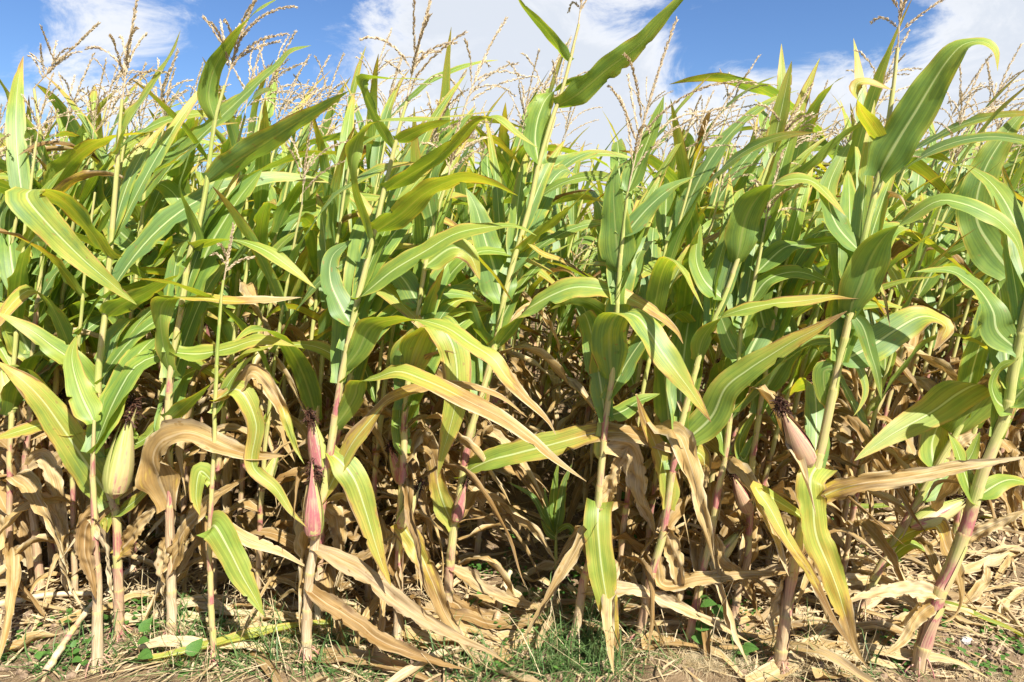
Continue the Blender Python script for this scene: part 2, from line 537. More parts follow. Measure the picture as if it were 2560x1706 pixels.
def spikelets(C, s0, size, dens, r, spread=0.6):
    """small pointed scales all along a curve; returns verts, tri faces"""
    T = unit(np.gradient(C, axis=0))
    seg = np.linalg.norm(np.diff(C, axis=0), axis=1).sum()
    n = max(4, int(seg * dens * (1 - s0)))
    q = s0 + (1 - s0) * (np.arange(n) + r.uniform(0, 1, n)) / n
    v0 = np.linspace(0, 1, len(C))
    P = np.stack([np.interp(q, v0, C[:, i]) for i in range(3)], 1)
    D = unit(np.stack([np.interp(q, v0, T[:, i]) for i in range(3)], 1))
    rn = r.normal(size=(n, 3))
    rn = unit(rn - D * np.sum(rn * D, 1, keepdims=True))
    A = unit(D + rn * (spread * r.uniform(0.5, 1.2, n))[:, None])
    B = unit(np.cross(A, rn)); E = np.cross(A, B)
    L = (size * r.uniform(0.75, 1.25, n))[:, None]
    W = L * 0.18
    b = P + rn * 0.0008
    ring = b + A * L * 0.42
    V = np.stack([b, ring + B * W, ring - B * W * 0.5 + E * W * 0.87, ring - B * W * 0.5 - E * W * 0.87, b + A * L], 1)
    base = np.arange(n)[:, None] * 5
    tr = np.array([[0, 2, 1], [0, 3, 2], [0, 1, 3], [4, 1, 2], [4, 2, 3], [4, 3, 1]])
    F = (base[:, None, :] + tr[None]).reshape(-1, 3)
    return V.reshape(-1, 3), F

def branch_geom(C, r_stem, size, dens, seed, bare=0.08, spread=0.6):
    r = np.random.default_rng(seed + 900)
    Rr = np.linspace(r_stem, r_stem * 0.35, len(C))
    V1, F1 = tube_rings(C, Rr, 4)
    F1t = np.concatenate([F1[:, [0, 1, 2]], F1[:, [0, 2, 3]]])
    V2, F2 = spikelets(C, bare, size, dens, r, spread)
    return np.vstack([V1, V2]), np.vstack([F1t, F2 + len(V1)])

def tassel_curves(seed, H=0.34, nb=8, wind=1.0, lean=(0.12, 0.0)):
    r = np.random.default_rng(seed + 300)
    c = []
    z = np.linspace(0, 1, 14)
    ax = np.stack([lean[0] * H * z + 0.16 * H * wind * z ** 2.2, lean[1] * H * z + 0.03 * np.sin(z * 2) * H, H * z], 1)
    c.append(ax)
    for i in range(nb):
        s = 0.10 + 0.30 * (i + r.uniform(0, .6)) / nb
        b = np.array([np.interp(s, z, ax[:, k]) for k in range(3)])
        az = i * 2.4 + r.uniform(-.5, .5)
        L = H * r.uniform(0.42, 0.72)
        inc = r.uniform(0.3, 0.85)
        droop = r.uniform(0.2, 1.25)
        t = np.linspace(0, 1, 10)
        th = inc + droop * t ** 1.5
        st = L / 9
        dx = np.cumsum(np.sin(th)) * st; dz = np.cumsum(np.cos(th)) * st
        dx -= dx[0]; dz -= dz[0]
        c.append(np.stack([b[0] + dx * math.cos(az) + wind * 0.35 * L * t ** 1.6, b[1] + dx * math.sin(az) * 0.8, b[2] + dz], 1))
    return c

def join_geoms(gs):
    V, F, n = [], [], 0
    for v, f in gs:
        V.append(v); F.append(f + n); n += len(v)
    return np.vstack(V), np.vstack(F)

# ------------------------------------------------------------------ ear of maize (husk + silk)
def ear_mesh(seed, L=0.22, R=0.028, tones=(0.30, 0.42, 0.30)):
    """ear along +z with overlapping husk edges"""
    r = np.random.default_rng(seed + 40)
    nz, na = 24, 40
    z = np.linspace(0, 1, nz)
    prof = np.clip(np.sin(np.clip(z * 1.02 + 0.09, 0, 1) ** 0.72 * math.pi), 0, 1) ** 0.75
    prof = np.maximum(prof * (1 - 0.25 * z), 0.10 + 0.12 * (1 - z))
    prof = prof * (0.28 + 0.72 * np.clip(z / .13, 0, 1) ** .6)
    a = np.linspace(0, 2 * math.pi, na, endpoint=False)
    V = []; tone = []
    for i, zz in enumerate(z):
        for j, aa in enumerate(a):
            ov = ((aa + zz * 0.9 + seed) / (2 * math.pi) * 3) % 1.0       # three lapped husks
            rad = R * prof[i] * (0.92 + 0.15 * ov + 0.018 * math.sin(aa * 16 + zz * 2) + 0.03 * math.sin(aa * 3 + zz * 5 + seed))
            V.append((rad * math.cos(aa) + 0.012 * zz ** 2 * L / .2, rad * math.sin(aa), zz * L))
            tone.append(np.interp(zz, [0, .5, 1], tones) + 0.24 * (ov - .5) + 0.12 * math.sin(aa * 2 + seed) + 0.05 * math.sin(aa * 11 + zz * 4))
    V = np.array(V)
    idx = np.arange(nz * na).reshape(nz, na); nx = np.roll(idx, -1, 1)
    F = np.stack([idx[:-1], nx[:-1], nx[1:], idx[1:]], -1).reshape(-1, 4)
    UV = np.stack([np.tile(a / (2 * math.pi) * 2, nz), np.repeat(z * L, na)], -1)
    Vs = [V]; Fs = [F]; Us = [UV]; Ts = [np.array(tone)]; n = len(V)
    for k in range(3):                                   # loose husk points
        az = seed * 1.3 + k * 2.2
        for side in (0,):
            t = np.linspace(0, 1, 8)
            zz = 0.10 + (0.80 + 0.09 * k) * t
            pr = np.interp(np.clip(zz, 0, 1), z, prof)
            rad = R * (pr * 1.12 + 0.22 * t ** 2 * (k + 1) * 0.8)
            hw = 0.95 * (1 - t) ** 0.7
            rows = []
            for q in range(5):
                ww = (q / 4 - 0.5) * 2 * hw
                rows.append(np.stack([rad * np.cos(az + ww) + 0.012 * zz ** 2, rad * np.sin(az + ww), zz * L], 1))
            W = np.stack(rows, 1).reshape(-1, 3)
            id2 = np.arange(8 * 5).reshape(8, 5)
            F2 = np.stack([id2[:-1, :-1], id2[:-1, 1:], id2[1:, 1:], id2[1:, :-1]], -1).reshape(-1, 4)
            Vs.append(W); Fs.append(F2 + n); n += len(W)
            Us.append(np.stack([np.tile(np.linspace(0, .5, 5), 8), np.repeat(zz * L, 5)], -1))
            Ts.append(np.full(len(W), np.interp(.6, [0, .5, 1], tones) + 0.18 * (k - 1)))
    tn = np.concatenate(Ts)
    return mesh_from('ear', np.vstack(Vs), np.vstack(Fs), M_STALK, np.vstack(Us), {'tone': np.clip(tn, 0, 1), 'node': np.zeros(len(tn))})

def silk_mesh(seed, n=190, L=0.042, mat=None):
    r = np.random.default_rng(seed + 60)
    V, F = [], []
    for i in range(n):
        d = unit(r.normal(0, 1, 3) * np.array([1, 1, .8]) + np.array([.25, 0, .3]))
        p = r.normal(0, 0.0035, 3) + np.array([.35, 0, .85]) * r.uniform(-.006, L * .85)
        l = L * r.uniform(.25, .5)
        t = np.linspace(0, 1, 5)
        g = np.outer(t ** 2, np.array([r.normal(.2, .3), r.normal(0, .3), -r.uniform(.2, .9)]))
        C = p + np.outer(t, d) * l + g * l * .7
        sd = unit(np.cross(d, r.normal(size=3))) * 0.0012
        k = len(V)
        for q in range(5):
            V.append(C[q] - sd); V.append(C[q] + sd)
        for q in range(4):
            F.append((k + 2 * q, k + 2 * q + 1, k + 2 * q + 3, k + 2 * q + 2))
    return mesh_from('silk', V, F, mat or M_SILK)

EARS = [ear_mesh(i, 0.22 + 0.02 * (i % 3), 0.031 + 0.002 * (i % 2), t) for i, t in
        enumerate([(0.34, 0.26, 0.22), (0.50, 0.42, 0.28), (0.30, 0.30, 0.36), (0.80, 0.77, 0.42), (0.53, 0.43, 0.30)])]
SILKS = [silk_mesh(i) for i in range(3)]
PALESILK = silk_mesh(9, 240, 0.055, M_PALESILK)

def align_z(d):
    d = Vector(tuple(d)).normalized()
    return d.to_track_quat('Z', 'Y').to_euler()

def put_ear(root, base, direction, me, silk, scale=1.0):
    e = add('ear', me, root, tuple(base), align_z(direction), scale)
    L = max(v.co.z for v in me.vertices)
    add('silk', silk, e, (0.010, 0, 0.205), None, 1.35)
    return e

def put_tassel(root, base, curves, seed, detail=True, name='tassel'):
    """central spike with each side branch a child of it"""
    V, F = branch_geom(curves[0], 0.0024, 0.0125, 760, seed, 0.22, 0.42)
    t = add(name, mesh_from('tassel', V, F, M_TASSEL, smooth=False), root, tuple(base))
    for i, c in enumerate(curves[1:]):
        V, F = branch_geom(c, 0.0010, 0.0115, 560, seed * 31 + i, 0.08, 0.42)
        add('branch', mesh_from('branch', V, F, M_TASSEL, smooth=False), t)
    return t

# ------------------------------------------------------------------ ground
_gw = np.random.default_rng(3)
_GK = [(_gw.normal(0, 1, 2) * f, _gw.uniform(0, 6.28), a) for f, a in [(1.2, .012), (2.0, .010), (3.5, .008), (6, .006), (9, .005), (14, .004), (22, .0035), (34, .003), (50, .0025), (70, .002)] for _ in range(3)]
def gz(x, y):
    z = 0.0 * (np.asarray(x) + np.asarray(y))
    for k, p, a in _GK:
        z = z + a * np.sin(k[0] * x + k[1] * y + p)
    fade = np.clip(1.5 - np.hypot(x, y - 3) / 12, 0, 1)
    return z * fade
def build_ground():
    xs = np.concatenate([[-3000, -800, -200, -60, -25, -12, -7], np.linspace(-4.5, 4.5, 300), [7, 12, 25, 60, 200, 800, 3000]])
    ys = np.concatenate([[-600, -100, -20, -5, -1, 0.6], np.linspace(1.2, 7.5, 230), [9, 12, 18, 30, 60, 200, 800, 3000]])
    X, Y = np.meshgrid(xs, ys)
    Z = gz(X, Y)
    near = (np.abs(X) < 4.6) & (Y > 1.1) & (Y < 7.6)
    Z = Z + near * _gw.normal(0, 0.0028, X.shape)
    V = np.stack([X, Y, Z], -1).reshape(-1, 3)
    idx = np.arange(X.size).reshape(X.shape)
    F = np.stack([idx[:-1, :-1], idx[:-1, 1:], idx[1:, 1:], idx[1:, :-1]], -1).reshape(-1, 4)
    o = add('ground', mesh_from('ground', V, F, M_SOIL))
    o['kind'] = 'structure'
build_ground()

# ------------------------------------------------------------------ library of leaves for the crowd
def lib_curve(L, th0, bend, n=9, sway=0.0, kink=None, power=1.3):
    t = np.linspace(0, 1, n)
    th = th0 + bend * t ** power
    if kink:
        th = th + kink[1] * (1 / (1 + np.exp(-(t - kink[0]) * 22)))
    st = L / (n - 1)
    x = np.concatenate([[0], np.cumsum(np.sin(th[:-1]) * st)])
    z = np.concatenate([[0], np.cumsum(np.cos(th[:-1]) * st)])
    y = sway * L * t ** 1.8
    P = np.stack([x, y, z], 1)
    N = np.stack([-np.cos(th), 0 * th, np.sin(th)], 1)
    return P, N
def lib_leaf(i, kind):
    r = np.random.default_rng(1000 + i * 7 + {'up': 0, 'arch': 300, 'droop': 600, 'dry': 900, 'half': 1200}[kind])
    if kind == 'up':
        P, N = lib_curve(r.uniform(.46, .68), r.uniform(.15, .55), r.uniform(.1, .8), sway=r.uniform(-.15, .15))
        w, ages, kw = r.uniform(.048, .072), [0.10, .10, .14, r.uniform(.2, .4), r.uniform(.35, .7)], dict(wave=.10, gutter=r.uniform(.25, .6), twist=r.uniform(-1.6, 1.6))
    elif kind == 'arch':
        P, N = lib_curve(r.uniform(.66, .86), r.uniform(.25, .6), r.uniform(1.0, 1.9), sway=r.uniform(-.2, .2))
        w, ages, kw = r.uniform(.072, .104), [0.08, .08, .10, .16, r.uniform(.25, .7)], dict(wave=.13, gutter=r.uniform(.15, .35), twist=r.uniform(-1.3, 1.3))
    elif kind == 'droop':
        P, N = lib_curve(r.uniform(.66, .84), r.uniform(.2, .5), r.uniform(.7, 1.2), sway=r.uniform(-.2, .2), kink=(r.uniform(.3, .55), r.uniform(.7, 1.5)))
        w, ages, kw = r.uniform(.075, .108), [0.10, .10, .14, r.uniform(.2, .4), r.uniform(.4, .9)], dict(wave=.14, gutter=r.uniform(.12, .3), twist=r.uniform(-1.0, 1.0))
    elif kind == 'half':
        P, N = lib_curve(r.uniform(.6, .75), r.uniform(.3, .7), r.uniform(1.2, 2.0), sway=r.uniform(-.2, .2))
        w, ages, kw = r.uniform(.048, .072), [0.24, .30, .50, .75, .95], dict(wave=.2, gutter=.3, twist=r.uniform(-1.2, 1.2), curl=r.uniform(0, .7), crumple=.15)
    else:
        P, N = lib_curve(r.uniform(.48, .68), r.uniform(.5, 1.1), r.uniform(.5, 1.0), sway=r.uniform(-.3, .3), kink=(r.uniform(.08, .3), r.uniform(.9, 1.5)))
        w, ages, kw = r.uniform(.05, .085), [.74, .80, .82, .84, .86], dict(wave=.35, gutter=.3, twist=r.uniform(-2.6, 2.6), curl=r.uniform(-.3, 1.2), crumple=.48)
    return leaf_mesh('leaf', P, N, w, ages, nv=22, nu=6, seed=i, **kw)
def shred(i):
    r = np.random.default_rng(7000 + i)
    P, N = lib_curve(r.uniform(.3, .6), r.uniform(.6, 1.4), r.uniform(.4, 1.0), sway=r.uniform(-.5, .5), kink=(r.uniform(.08, .4), r.uniform(.6, 1.3)))
    return leaf_mesh('leaf', P, N, r.uniform(.014, .04), [.74, .82, .80 + .15 * (i % 2), .84], nv=20, nu=4, wave=.5, gutter=.5, curl=r.uniform(.3, 1.4), crumple=.5, twist=r.uniform(-5, 5), seed=i)
SHREDS = [shred(i) for i in range(10)]
LIB = {'up': [lib_leaf(i, 'up') for i in range(10)], 'arch': [lib_leaf(i, 'arch') for i in range(14)], 'droop': [lib_leaf(i, 'droop') for i in range(12)],
       'half': [lib_leaf(i, 'half') for i in range(8)], 'dry': [lib_leaf(i, 'dry') for i in range(14)]}

def lib_stalk(i):
    r = np.random.default_rng(i + 50)
    H = 1.80
    z = np.linspace(0, H, 9)
    lean, bend = r.uniform(.02, .08), r.uniform(.03, .075)
    P = np.stack([lean * z + bend * z ** 2, r.uniform(-.02, .02) * z, z - 0.02], 1)
    js = [0.03, .075, .13, .20, .275, .355, .43, .515, .60, .685, .77, .845]
    js = [j + r.uniform(-.012, .012) for j in js]
    me, C, f, L = stalk_mesh('stalk', P, js, 0.0135, 0.0042, [.92, .82, .72, .42, .30, .26, .24, .28, .40], i, 8)
    return me, C, js
STALKS = [lib_stalk(i) for i in range(6)]
def lib_tassel(i):
    cs = tassel_curves(i, H=0.30 + 0.03 * (i % 3), nb=5 + i % 4, wind=0.8)
    gs = [branch_geom(cs[0], 0.0020, 0.0130, 460, i, 0.2, 0.42)] + [branch_geom(c, 0.0009, 0.012, 360, i * 17 + k, 0.08, 0.42) for k, c in enumerate(cs[1:])]
    V, F = join_geoms(gs)
    return mesh_from('tassel', V, F, M_TASSEL, smooth=False)
TASSELS = [lib_tassel(i) for i in range(8)]

def wind_az(az, k):
    v = np.array([math.cos(az) + k, math.sin(az)])
    return math.atan2(v[1], v[0])

def crowd_plant(x, y, seed, label, group, scale, near, tassel=True):
    r = random.Random(seed)
    root = thing('maize_plant', label, 'maize', (x, y, float(gz(x, y))), group, r.uniform(-.35, .35), scale)
    me, C, js = STALKS[r.randrange(len(STALKS))]
    add('stalk', me, root)
    n = len(C) - 1
    az0 = r.uniform(0, 6.28)
    v0 = np.linspace(0, 1, n + 1)
    def P(j):
        return [float(np.interp(j, v0, C[:, k])) for k in range(3)]
    for i, j in enumerate(js[1:]):
        p = P(j)
        az = az0 + math.pi * i + r.uniform(-.5, .5)
        if p[2] < 0.68:
            kind, k = 'dry', 0.0
            if p[2] < 0.2 and r.random() < .5:
                continue
        elif p[2] < 0.98:
            kind, k = r.choice(['half', 'dry', 'dry', 'droop', 'arch']), 0.3
        elif p[2] < 1.42:
            kind, k = r.choice(['arch', 'droop', 'arch', 'droop', r.choice(['half', 'half', 'dry', 'up'])] + (['up', 'up'] if p[2] > 1.1 else [])), 0.55
        else:
            kind, k = r.choice(['up', 'up', 'up', 'arch']), 0.75
        lib = LIB[kind]
        s = r.uniform(.85, 1.12)
        if not near and p[2] < 0.4:
            continue
        add('leaf', lib[r.randrange(len(lib))], root, p, (r.uniform(-.12, .12), r.uniform(-.08, .12), wind_az(az, k)), s)
    if near:
        for q in range(3):
            add('leaf', SHREDS[r.randrange(10)], root, P(r.uniform(.06, .40)), (r.uniform(-.3, .3), r.uniform(-.3, .3), r.uniform(0, 6.28)), r.uniform(.8, 1.3))
    if r.random() < .38:
        p = P(js[r.choice([5, 6])])
        az = az0 + r.uniform(-.6, .6)
        put_ear(root, p, (math.cos(az) * .45, math.sin(az) * .45, 1), r.choice(EARS), r.choice(SILKS), r.uniform(.8, 1.0))
    if tassel and r.random() < .72:
        add('tassel', TASSELS[r.randrange(len(TASSELS))], root, [float(c) for c in C[-1]], (r.uniform(-.1, .1), r.uniform(.0, .25), r.uniform(-.6, .6)), r.uniform(.75, 1.1))
    return root

# ------------------------------------------------------------------ the front rows, plant by plant
Cn = (0, -1, .35); Up = (0, -.45, 1); Bk = (0, 1, -.2); UB = (.1, .55, .9); Rt = (1, -.6, .2); Lt = (-1, -.6, .3); CL = (-.6, -1, .4); CR = (.6, -1, .3); CU = (0, -.9, .8)
G1 = [.10, .10, .14, .22]; G2 = [.16, .20, .26, .36]; GY = [.22, .28, .36, .5]; GT = [.18, .22, .34, .62, .86]; GH = [.2, .3, .55, .82, .9]; DR = [.80, .84, .86, .84]; DL = [.9, .95, .92, .9]; YD = [.42, .5, .66, .82]
HERO_N = [0]
HEROES = []

class Hero:
    def __init__(self, label, stalk, Y=None, group='maize plants of the front rows', r0=.0165, r1=.005, joints=None, tones=(.86, .74, .62, .48, .34, .28, .26, .34), lean_y=0.0):
        HERO_N[0] += 1
        HEROES.append(self)
        self.id = HERO_N[0]
        if Y is None:
            b = ground_at(*stalk[0])
            Y = b[1]
        self.Y = Y
        pts = [at(px, py, Y) for px, py in stalk]
        if pts[0][2] > 0.03:                           # carry the stalk on down to the soil
            d = pts[0] - pts[1]
            d = d / abs(d[2])
            g = pts[0] + d * pts[0][2] * np.array([.45, .45, 1])
            pts = [g] + pts
        b = pts[0].copy()
        b[2] = float(gz(b[0], b[1]))
        self.base = b
        pts[0] = b - np.array([0, 0, .03])
        self.root = thing('maize_plant', label, 'maize', tuple(b), group)
        H = pts[-1][2]
        if joints is None:
            rr = random.Random(self.id)
            joints = [.02, .06, .12, .19] + [.19 + .80 * (i + 1) / 8 + rr.uniform(-.015, .015) for i in range(7)]
        joints = self.snap(pts, joints)
        me, self.C, f, self.L = stalk_mesh('stalk', [p - b for p in pts], joints, r0 * .97, r1 * .95, list(tones), self.id, 12)
        add('stalk', me, self.root)
        self.top = self.C[-1]
        self.k = 0
        self.sheaths(joints, r0 * .97, r1 * .95, tones)
        rr = np.random.default_rng(self.id + 60)
        gs = []
        for q in range(7):
            az = q * .9 + rr.uniform(-.3, .3)
            t = np.linspace(0, 1, 6)
            h0, out = rr.uniform(.03, .07), rr.uniform(.025, .05)
            rad = r0 * .7 + out * t ** .8
            gs.append(tube_rings(np.stack([rad * math.cos(az) + self.C[2][0] * .5, rad * math.sin(az), h0 * (1 - t ** 1.6) - .012 * t], 1), np.linspace(.0032, .0016, 6), 5))
        V, F = join_geoms(gs)
        n = len(V)
        add('brace_roots', mesh_from('brace_roots', V, F, M_STALK, V[:, :2] * 9, {'tone': np.full(n, .66), 'node': np.zeros(n)}), self.root)
    def sheaths(self, joints, r0, r1, tones):
        rr = np.random.default_rng(self.id + 800)
        js = sorted(joints) + [0.97]
        v0 = np.linspace(0, 1, len(self.C))
        for a, b in zip(js[:-1], js[1:]):
            if b - a < .02:
                continue
            n = 9
            q = a + (b - a) * np.linspace(0, rr.uniform(.62, 1.0), n)
            C = np.stack([np.interp(q, v0, self.C[:, k]) for k in range(3)], 1)
            T = unit(np.gradient(C, axis=0))
            A = np.array([0., 1., 0.]) - T * T[:, 1:2]
            A = unit(A); B = np.cross(T, A)
            t = np.linspace(0, 1, n)
            dryish = float(np.interp(a, np.linspace(0, 1, len(tones)), tones)) > .7
            flare = rr.uniform(.02, .10) + (.22 * rr.uniform(0, 1) if dryish else 0)
            R = (r0 + (r1 - r0) * q ** .85) * (1.12 + flare * t ** 3)
            half = rr.uniform(2.3, 3.0) - (.9 if dryish else .35) * t ** 2
            m = 11
            az = rr.uniform(0, 6.28)
            u = np.linspace(-1, 1, m)
            th = az + half[:, None] * u[None]
            rag = R[:, None] * (1 + (.06 if dryish else .015) * np.sin(9 * u[None] + 7 * t[:, None] + az))
            V = C[:, None] + rag[..., None] * (A[:, None] * np.cos(th)[..., None] + B[:, None] * np.sin(th)[..., None])
            V[-1] += T[-1] * (rr.uniform(-1, 1, m) * .004)[:, None]
            idx = np.arange(n * m).reshape(n, m)
            F = np.stack([idx[:-1, :-1], idx[:-1, 1:], idx[1:, 1:], idx[1:, :-1]], -1).reshape(-1, 4)
            UV = np.stack([np.broadcast_to(u[None] * .5, (n, m)), np.broadcast_to((q * self.L)[:, None], (n, m))], -1).reshape(-1, 2)
            tn = np.interp(q, np.linspace(0, 1, len(tones)), tones)[:, None] + .05 * u[None]
            pk = (tn > .49) & (tn < .69)
            tn = np.where(pk, .38 + rr.uniform(.08, .22) * np.clip(1.4 - t[:, None] / .6, 0, 1) + .06 * u[None], tn + rr.uniform(-.12, .10) - .06 * t[:, None])
            add('sheath', mesh_from('sheath', V.reshape(-1, 3), F, M_STALK, UV, {'tone': np.clip(tn, 0, 1).ravel(), 'node': np.zeros(n * m)}), self.root)
    def fill(self):
        """the smaller blades behind the ones picked out above"""
        r = random.Random(self.id * 13 + 1)
        Z = self.C[:, 2]
        def put(lib, z0, z1, k, back, s0=.85, s1=1.1):
            z = r.uniform(z0, z1)
            if z > Z[-1]:
                return
            p = self.C[int(np.argmin(np.abs(Z - z)))]
            az = wind_az(r.uniform(.9, 1.9) if back else r.uniform(.2, 2.9), k)
            add('leaf', lib[r.randrange(len(lib))], self.root, [float(c) for c in p], (r.uniform(-.15, .15), r.uniform(-.1, .1), az), r.uniform(s0, s1))
        for q in range(3):
            put(LIB['arch'], .75, 1.35, .3, True)
        for q in range(2):
            put(LIB['droop'], .65, 1.2, .25, True)
        for q in range(3):
            put(LIB['up'], 1.05, 1.42, .7, True)
        if self.id in (1, 2, 3):
            return
        for q in range(3):
            put(LIB['dry'], .22, .95, .35, True, .8, 1.05)
        for q in range(4):
            put(SHREDS, .12, .7, 0, False, .8, 1.3)
    def snap(self, pts, joints):
        return joints
    def leaf(self, pix, wpx, ages=G1, nrm=(Cn,), dz=(0, -.05), **kw):
        self.k += 1
        n = len(pix)
        D = listinterp(list(dz), np.linspace(0, 1, n)) if len(dz) > 1 else np.full(n, dz[0])
        P = np.array([at(px, py, self.Y + d) for (px, py), d in zip(pix, D)]) - self.base
        P[:, 2] = np.maximum(P[:, 2], 0.012)
        # fasten the collar to the nearest point of the stalk
        q = self.C[np.argmin(np.linalg.norm(self.C - P[0], axis=1))]
        if np.linalg.norm(q - P[0]) < .12:
            P[0] = q
        m = n // 2
        w = 1.13 * wpx * mpp(pix[m][0], pix[m][1], self.Y + D[m])
        kw.setdefault('seed', self.id * 100 + self.k)
        me = leaf_mesh('leaf', P, [tuple(x) for x in nrm], w, ages, nv=44, nu=10, **kw)
        o = add('leaf', me, self.root)
        return o
    def dry(self, pix, wpx, ages=DR, nrm=(Cn,), dz=(0, -.05), **kw):
        kw.setdefault('crumple', .36); kw.setdefault('wave', .22); kw.setdefault('curl', .35)
        return self.leaf(pix, wpx, ages, nrm, dz, **kw)
    def ear(self, b, t, me, silk, dz=0.0):
        B = at(b[0], b[1], self.Y + dz) - self.base
        T = at(t[0], t[1], self.Y + dz) - self.base
        L = np.linalg.norm(T - B)
        m0 = max(v.co.z for v in me.vertices)
        put_ear(self.root, B, T - B, me, silk, float(L / m0))
    def tassel(self, top, nb=7, wind=.8, seed=None, H=None):
        T = at(top[0], top[1], self.Y) - self.base
        d = T - self.top
        H = H or float(np.linalg.norm(d))
        cs = tassel_curves(seed or self.id, H=H, nb=nb, wind=wind * .6, lean=(float(d[0] / max(d[2], .05)) - .16 * wind * .6, 0.0))
        put_tassel(self.root, tuple(self.top), cs, (seed or self.id))

# plant with the plump pale ear near the photograph's foot
h = Hero('tall maize with plump pale ear and dark silk, one leaf looped back above it', [(300, 1625), (297, 1508), (295, 1397), (290, 1290), (265, 1200), (248, 1101), (245, 982), (249, 894), (264, 780), (272, 665), (284, 530), (295, 383), (306, 249)], tones=(.84, .70, .62, .52, .36, .30, .30, .32))
h.leaf([(295, 383), (322, 306), (383, 214), (430, 130), (451, 77)], 50, G2, [(-.8, -.6, .2), (-.6, -.8, .3)], (0, -.04), gutter=.4)
h.leaf([(272, 652), (228, 582), (160, 505), (95, 474), (66, 492), (112, 552), (200, 642), (270, 702), (342, 762)], 92, [.2, .24, .22, .24, .3], [(.5, .8, .5), (.4, .7, .6), (0, .2, 1), (-.1, -1, .5), (-.1, -1, .4), (-.2, -1, .4)], (0, -.08, -.16, -.20, -.22), gutter=.15)
h.leaf([(262, 800), (300, 765), (360, 735), (410, 705), (446, 688)], 62, G1, [UB, (0, .3, 1)], (0, -.06))
h.leaf([(245, 979), (214, 944), (180, 902), (134, 868), (77, 826), (-10, 780)], 56, G2, [Up, CU], (0, -.1))
h.leaf([(268, 1262), (238, 1192), (198, 1132), (150, 1062), (105, 1000), (55, 950), (-20, 895)], 84, GY, [Cn, (.3, -1, .3), Up], (0, -.06, -.10), gutter=.2)
h.leaf([(300, 1285), (335, 1255), (375, 1215), (402, 1188)], 36, GY, [Up, Cn], (0, -.03))
h.dry([(304, 1385), (325, 1350), (355, 1308), (404, 1256)], 48, [.5, .7, .86, .88], [Cn], (0, -.05))
h.leaf([(322, 1140), (350, 1105), (390, 1070), (440, 1030), (480, 992)], 46, G2, [Up, CU], (0, .02))
h.leaf([(0 + 268, 1262), (255, 1330), (262, 1300), (262, 1340)], 30, GY, [Cn], (0, -.04))
h.dry([(262, 1268), (225, 1290), (212, 1340), (222, 1400), (236, 1470)], 42, DR, [CR, Cn], (0, -.05))
h.leaf([(345, 1085), (330, 1090), (330, 1060), (336, 1000)], 20, GY, [Cn], (0, -.03))
h.leaf([(248, 1090), (190, 1085), (120, 1062), (60, 1075), (-20, 1100)], 62, GY, [UB, Up, CU], (0, -.06))
h.ear((286, 1246), (318, 1014), EARS[0], SILKS[0], -.07)
h.tassel((340, -6), 7, .6)

# thin stalk beside it, wrapped in straw
h = Hero('short straw-wrapped maize stalk standing just beside the plump pale ear', [(243, 1700), (243, 1560), (243, 1450), (238, 1380), (236, 1300), (232, 1180), (236, 1050)], tones=(.95, .92, .86, .62, .50, .44), r0=.019, joints=[.05, .28, .46, .62, .8])
h.dry([(236, 1290), (215, 1320), (212, 1380), (228, 1440), (240, 1500)], 44, DR, [CR], (0, -.04))
h.dry([(238, 1290), (262, 1350), (275, 1430), (284, 1510)], 36, DL, [CL], (0, -.05), twist=.6)
h.leaf([(236, 1060), (200, 980), (180, 900), (190, 840)], 56, G2, [CR], (0, .05))

# plant at 432
h = Hero('maize with reddish joints, a brown torn leaf flagging out and a bushy tassel', [(432, 1645), (429, 1489), (425, 1330), (425, 1221), (421, 1047), (425, 952), (436, 879), (444, 818), (459, 734), (475, 634), (494, 574), (517, 459), (536, 306), (563, 214)], tones=(.93, .90, .78, .60, .48, .34, .28, .27, .30))
h.leaf([(530, 298), (522, 240), (538, 168), (585, 95), (640, 30), (696, -4)], 52, G1, [(-.3, .9, .3), (-.8, .2, .5), (-.5, -.8, .4)], (0, -.06), gutter=.3)
h.leaf([(520, 458), (593, 402), (670, 352), (765, 291), (872, 228)], 62, G1, [(-.4, .75, .6)], (0, -.12), gutter=.4)
h.leaf([(478, 632), (488, 590), (464, 520), (450, 468), (466, 402), (484, 360)], 52, G1, [(.2, .9, .2), (.8, .5, .2), (.9, .2, .3)], (0, -.03), gutter=.5)
h.leaf([(459, 762), (490, 690), (522, 620), (556, 560), (602, 490), (656, 424)], 104, [.06, .06, .08, .14], [CL, Cn], (.02, .12), gutter=.12)
h.leaf([(432, 950), (414, 890), (402, 820), (404, 768), (432, 743), (497, 745), (574, 753), (660, 752), (752, 744)], 60, [.18, .2, .26, .5, .8, .88], [(.3, .8, .3), (.5, .8, .3), (-.2, .2, 1), Up, CU], (0, -.05, -.05), gutter=.3)
h.dry([(425, 1270), (396, 1190), (386, 1130), (420, 1092), (480, 1084), (560, 1116), (640, 1140), (718, 1140)], 84, [.72, .70, .74, .78, .76], [Cn, CU, (0, -1, .6)], (0, -.08, -.12), crumple=.2)
h.dry([(434, 1440), (445, 1372), (474, 1310), (530, 1250), (580, 1215), (624, 1190)], 50, [.7, .74, .76, .78], [CL, Cn], (-.02, -.06))
h.dry([(428, 1340), (412, 1400), (406, 1440), (410, 1500)], 44, DR, [Cn], (0, -.03), twist=1.)
h.leaf([(421, 1062), (470, 1010), (540, 950), (610, 890), (690, 862)], 64, G2, [UB, Up], (0, .05))
h.leaf([(436, 880), (500, 885), (570, 872), (650, 850), (740, 866)], 52, GY, [Up, CU], (0, -.04))
h.leaf([(480, 632), (560, 598), (650, 620), (720, 665), (790, 722)], 50, G2, [UB, Up, CU], (0, -.03))
h.ear((398, 1105), (412, 990), EARS[2], SILKS[1], .03)
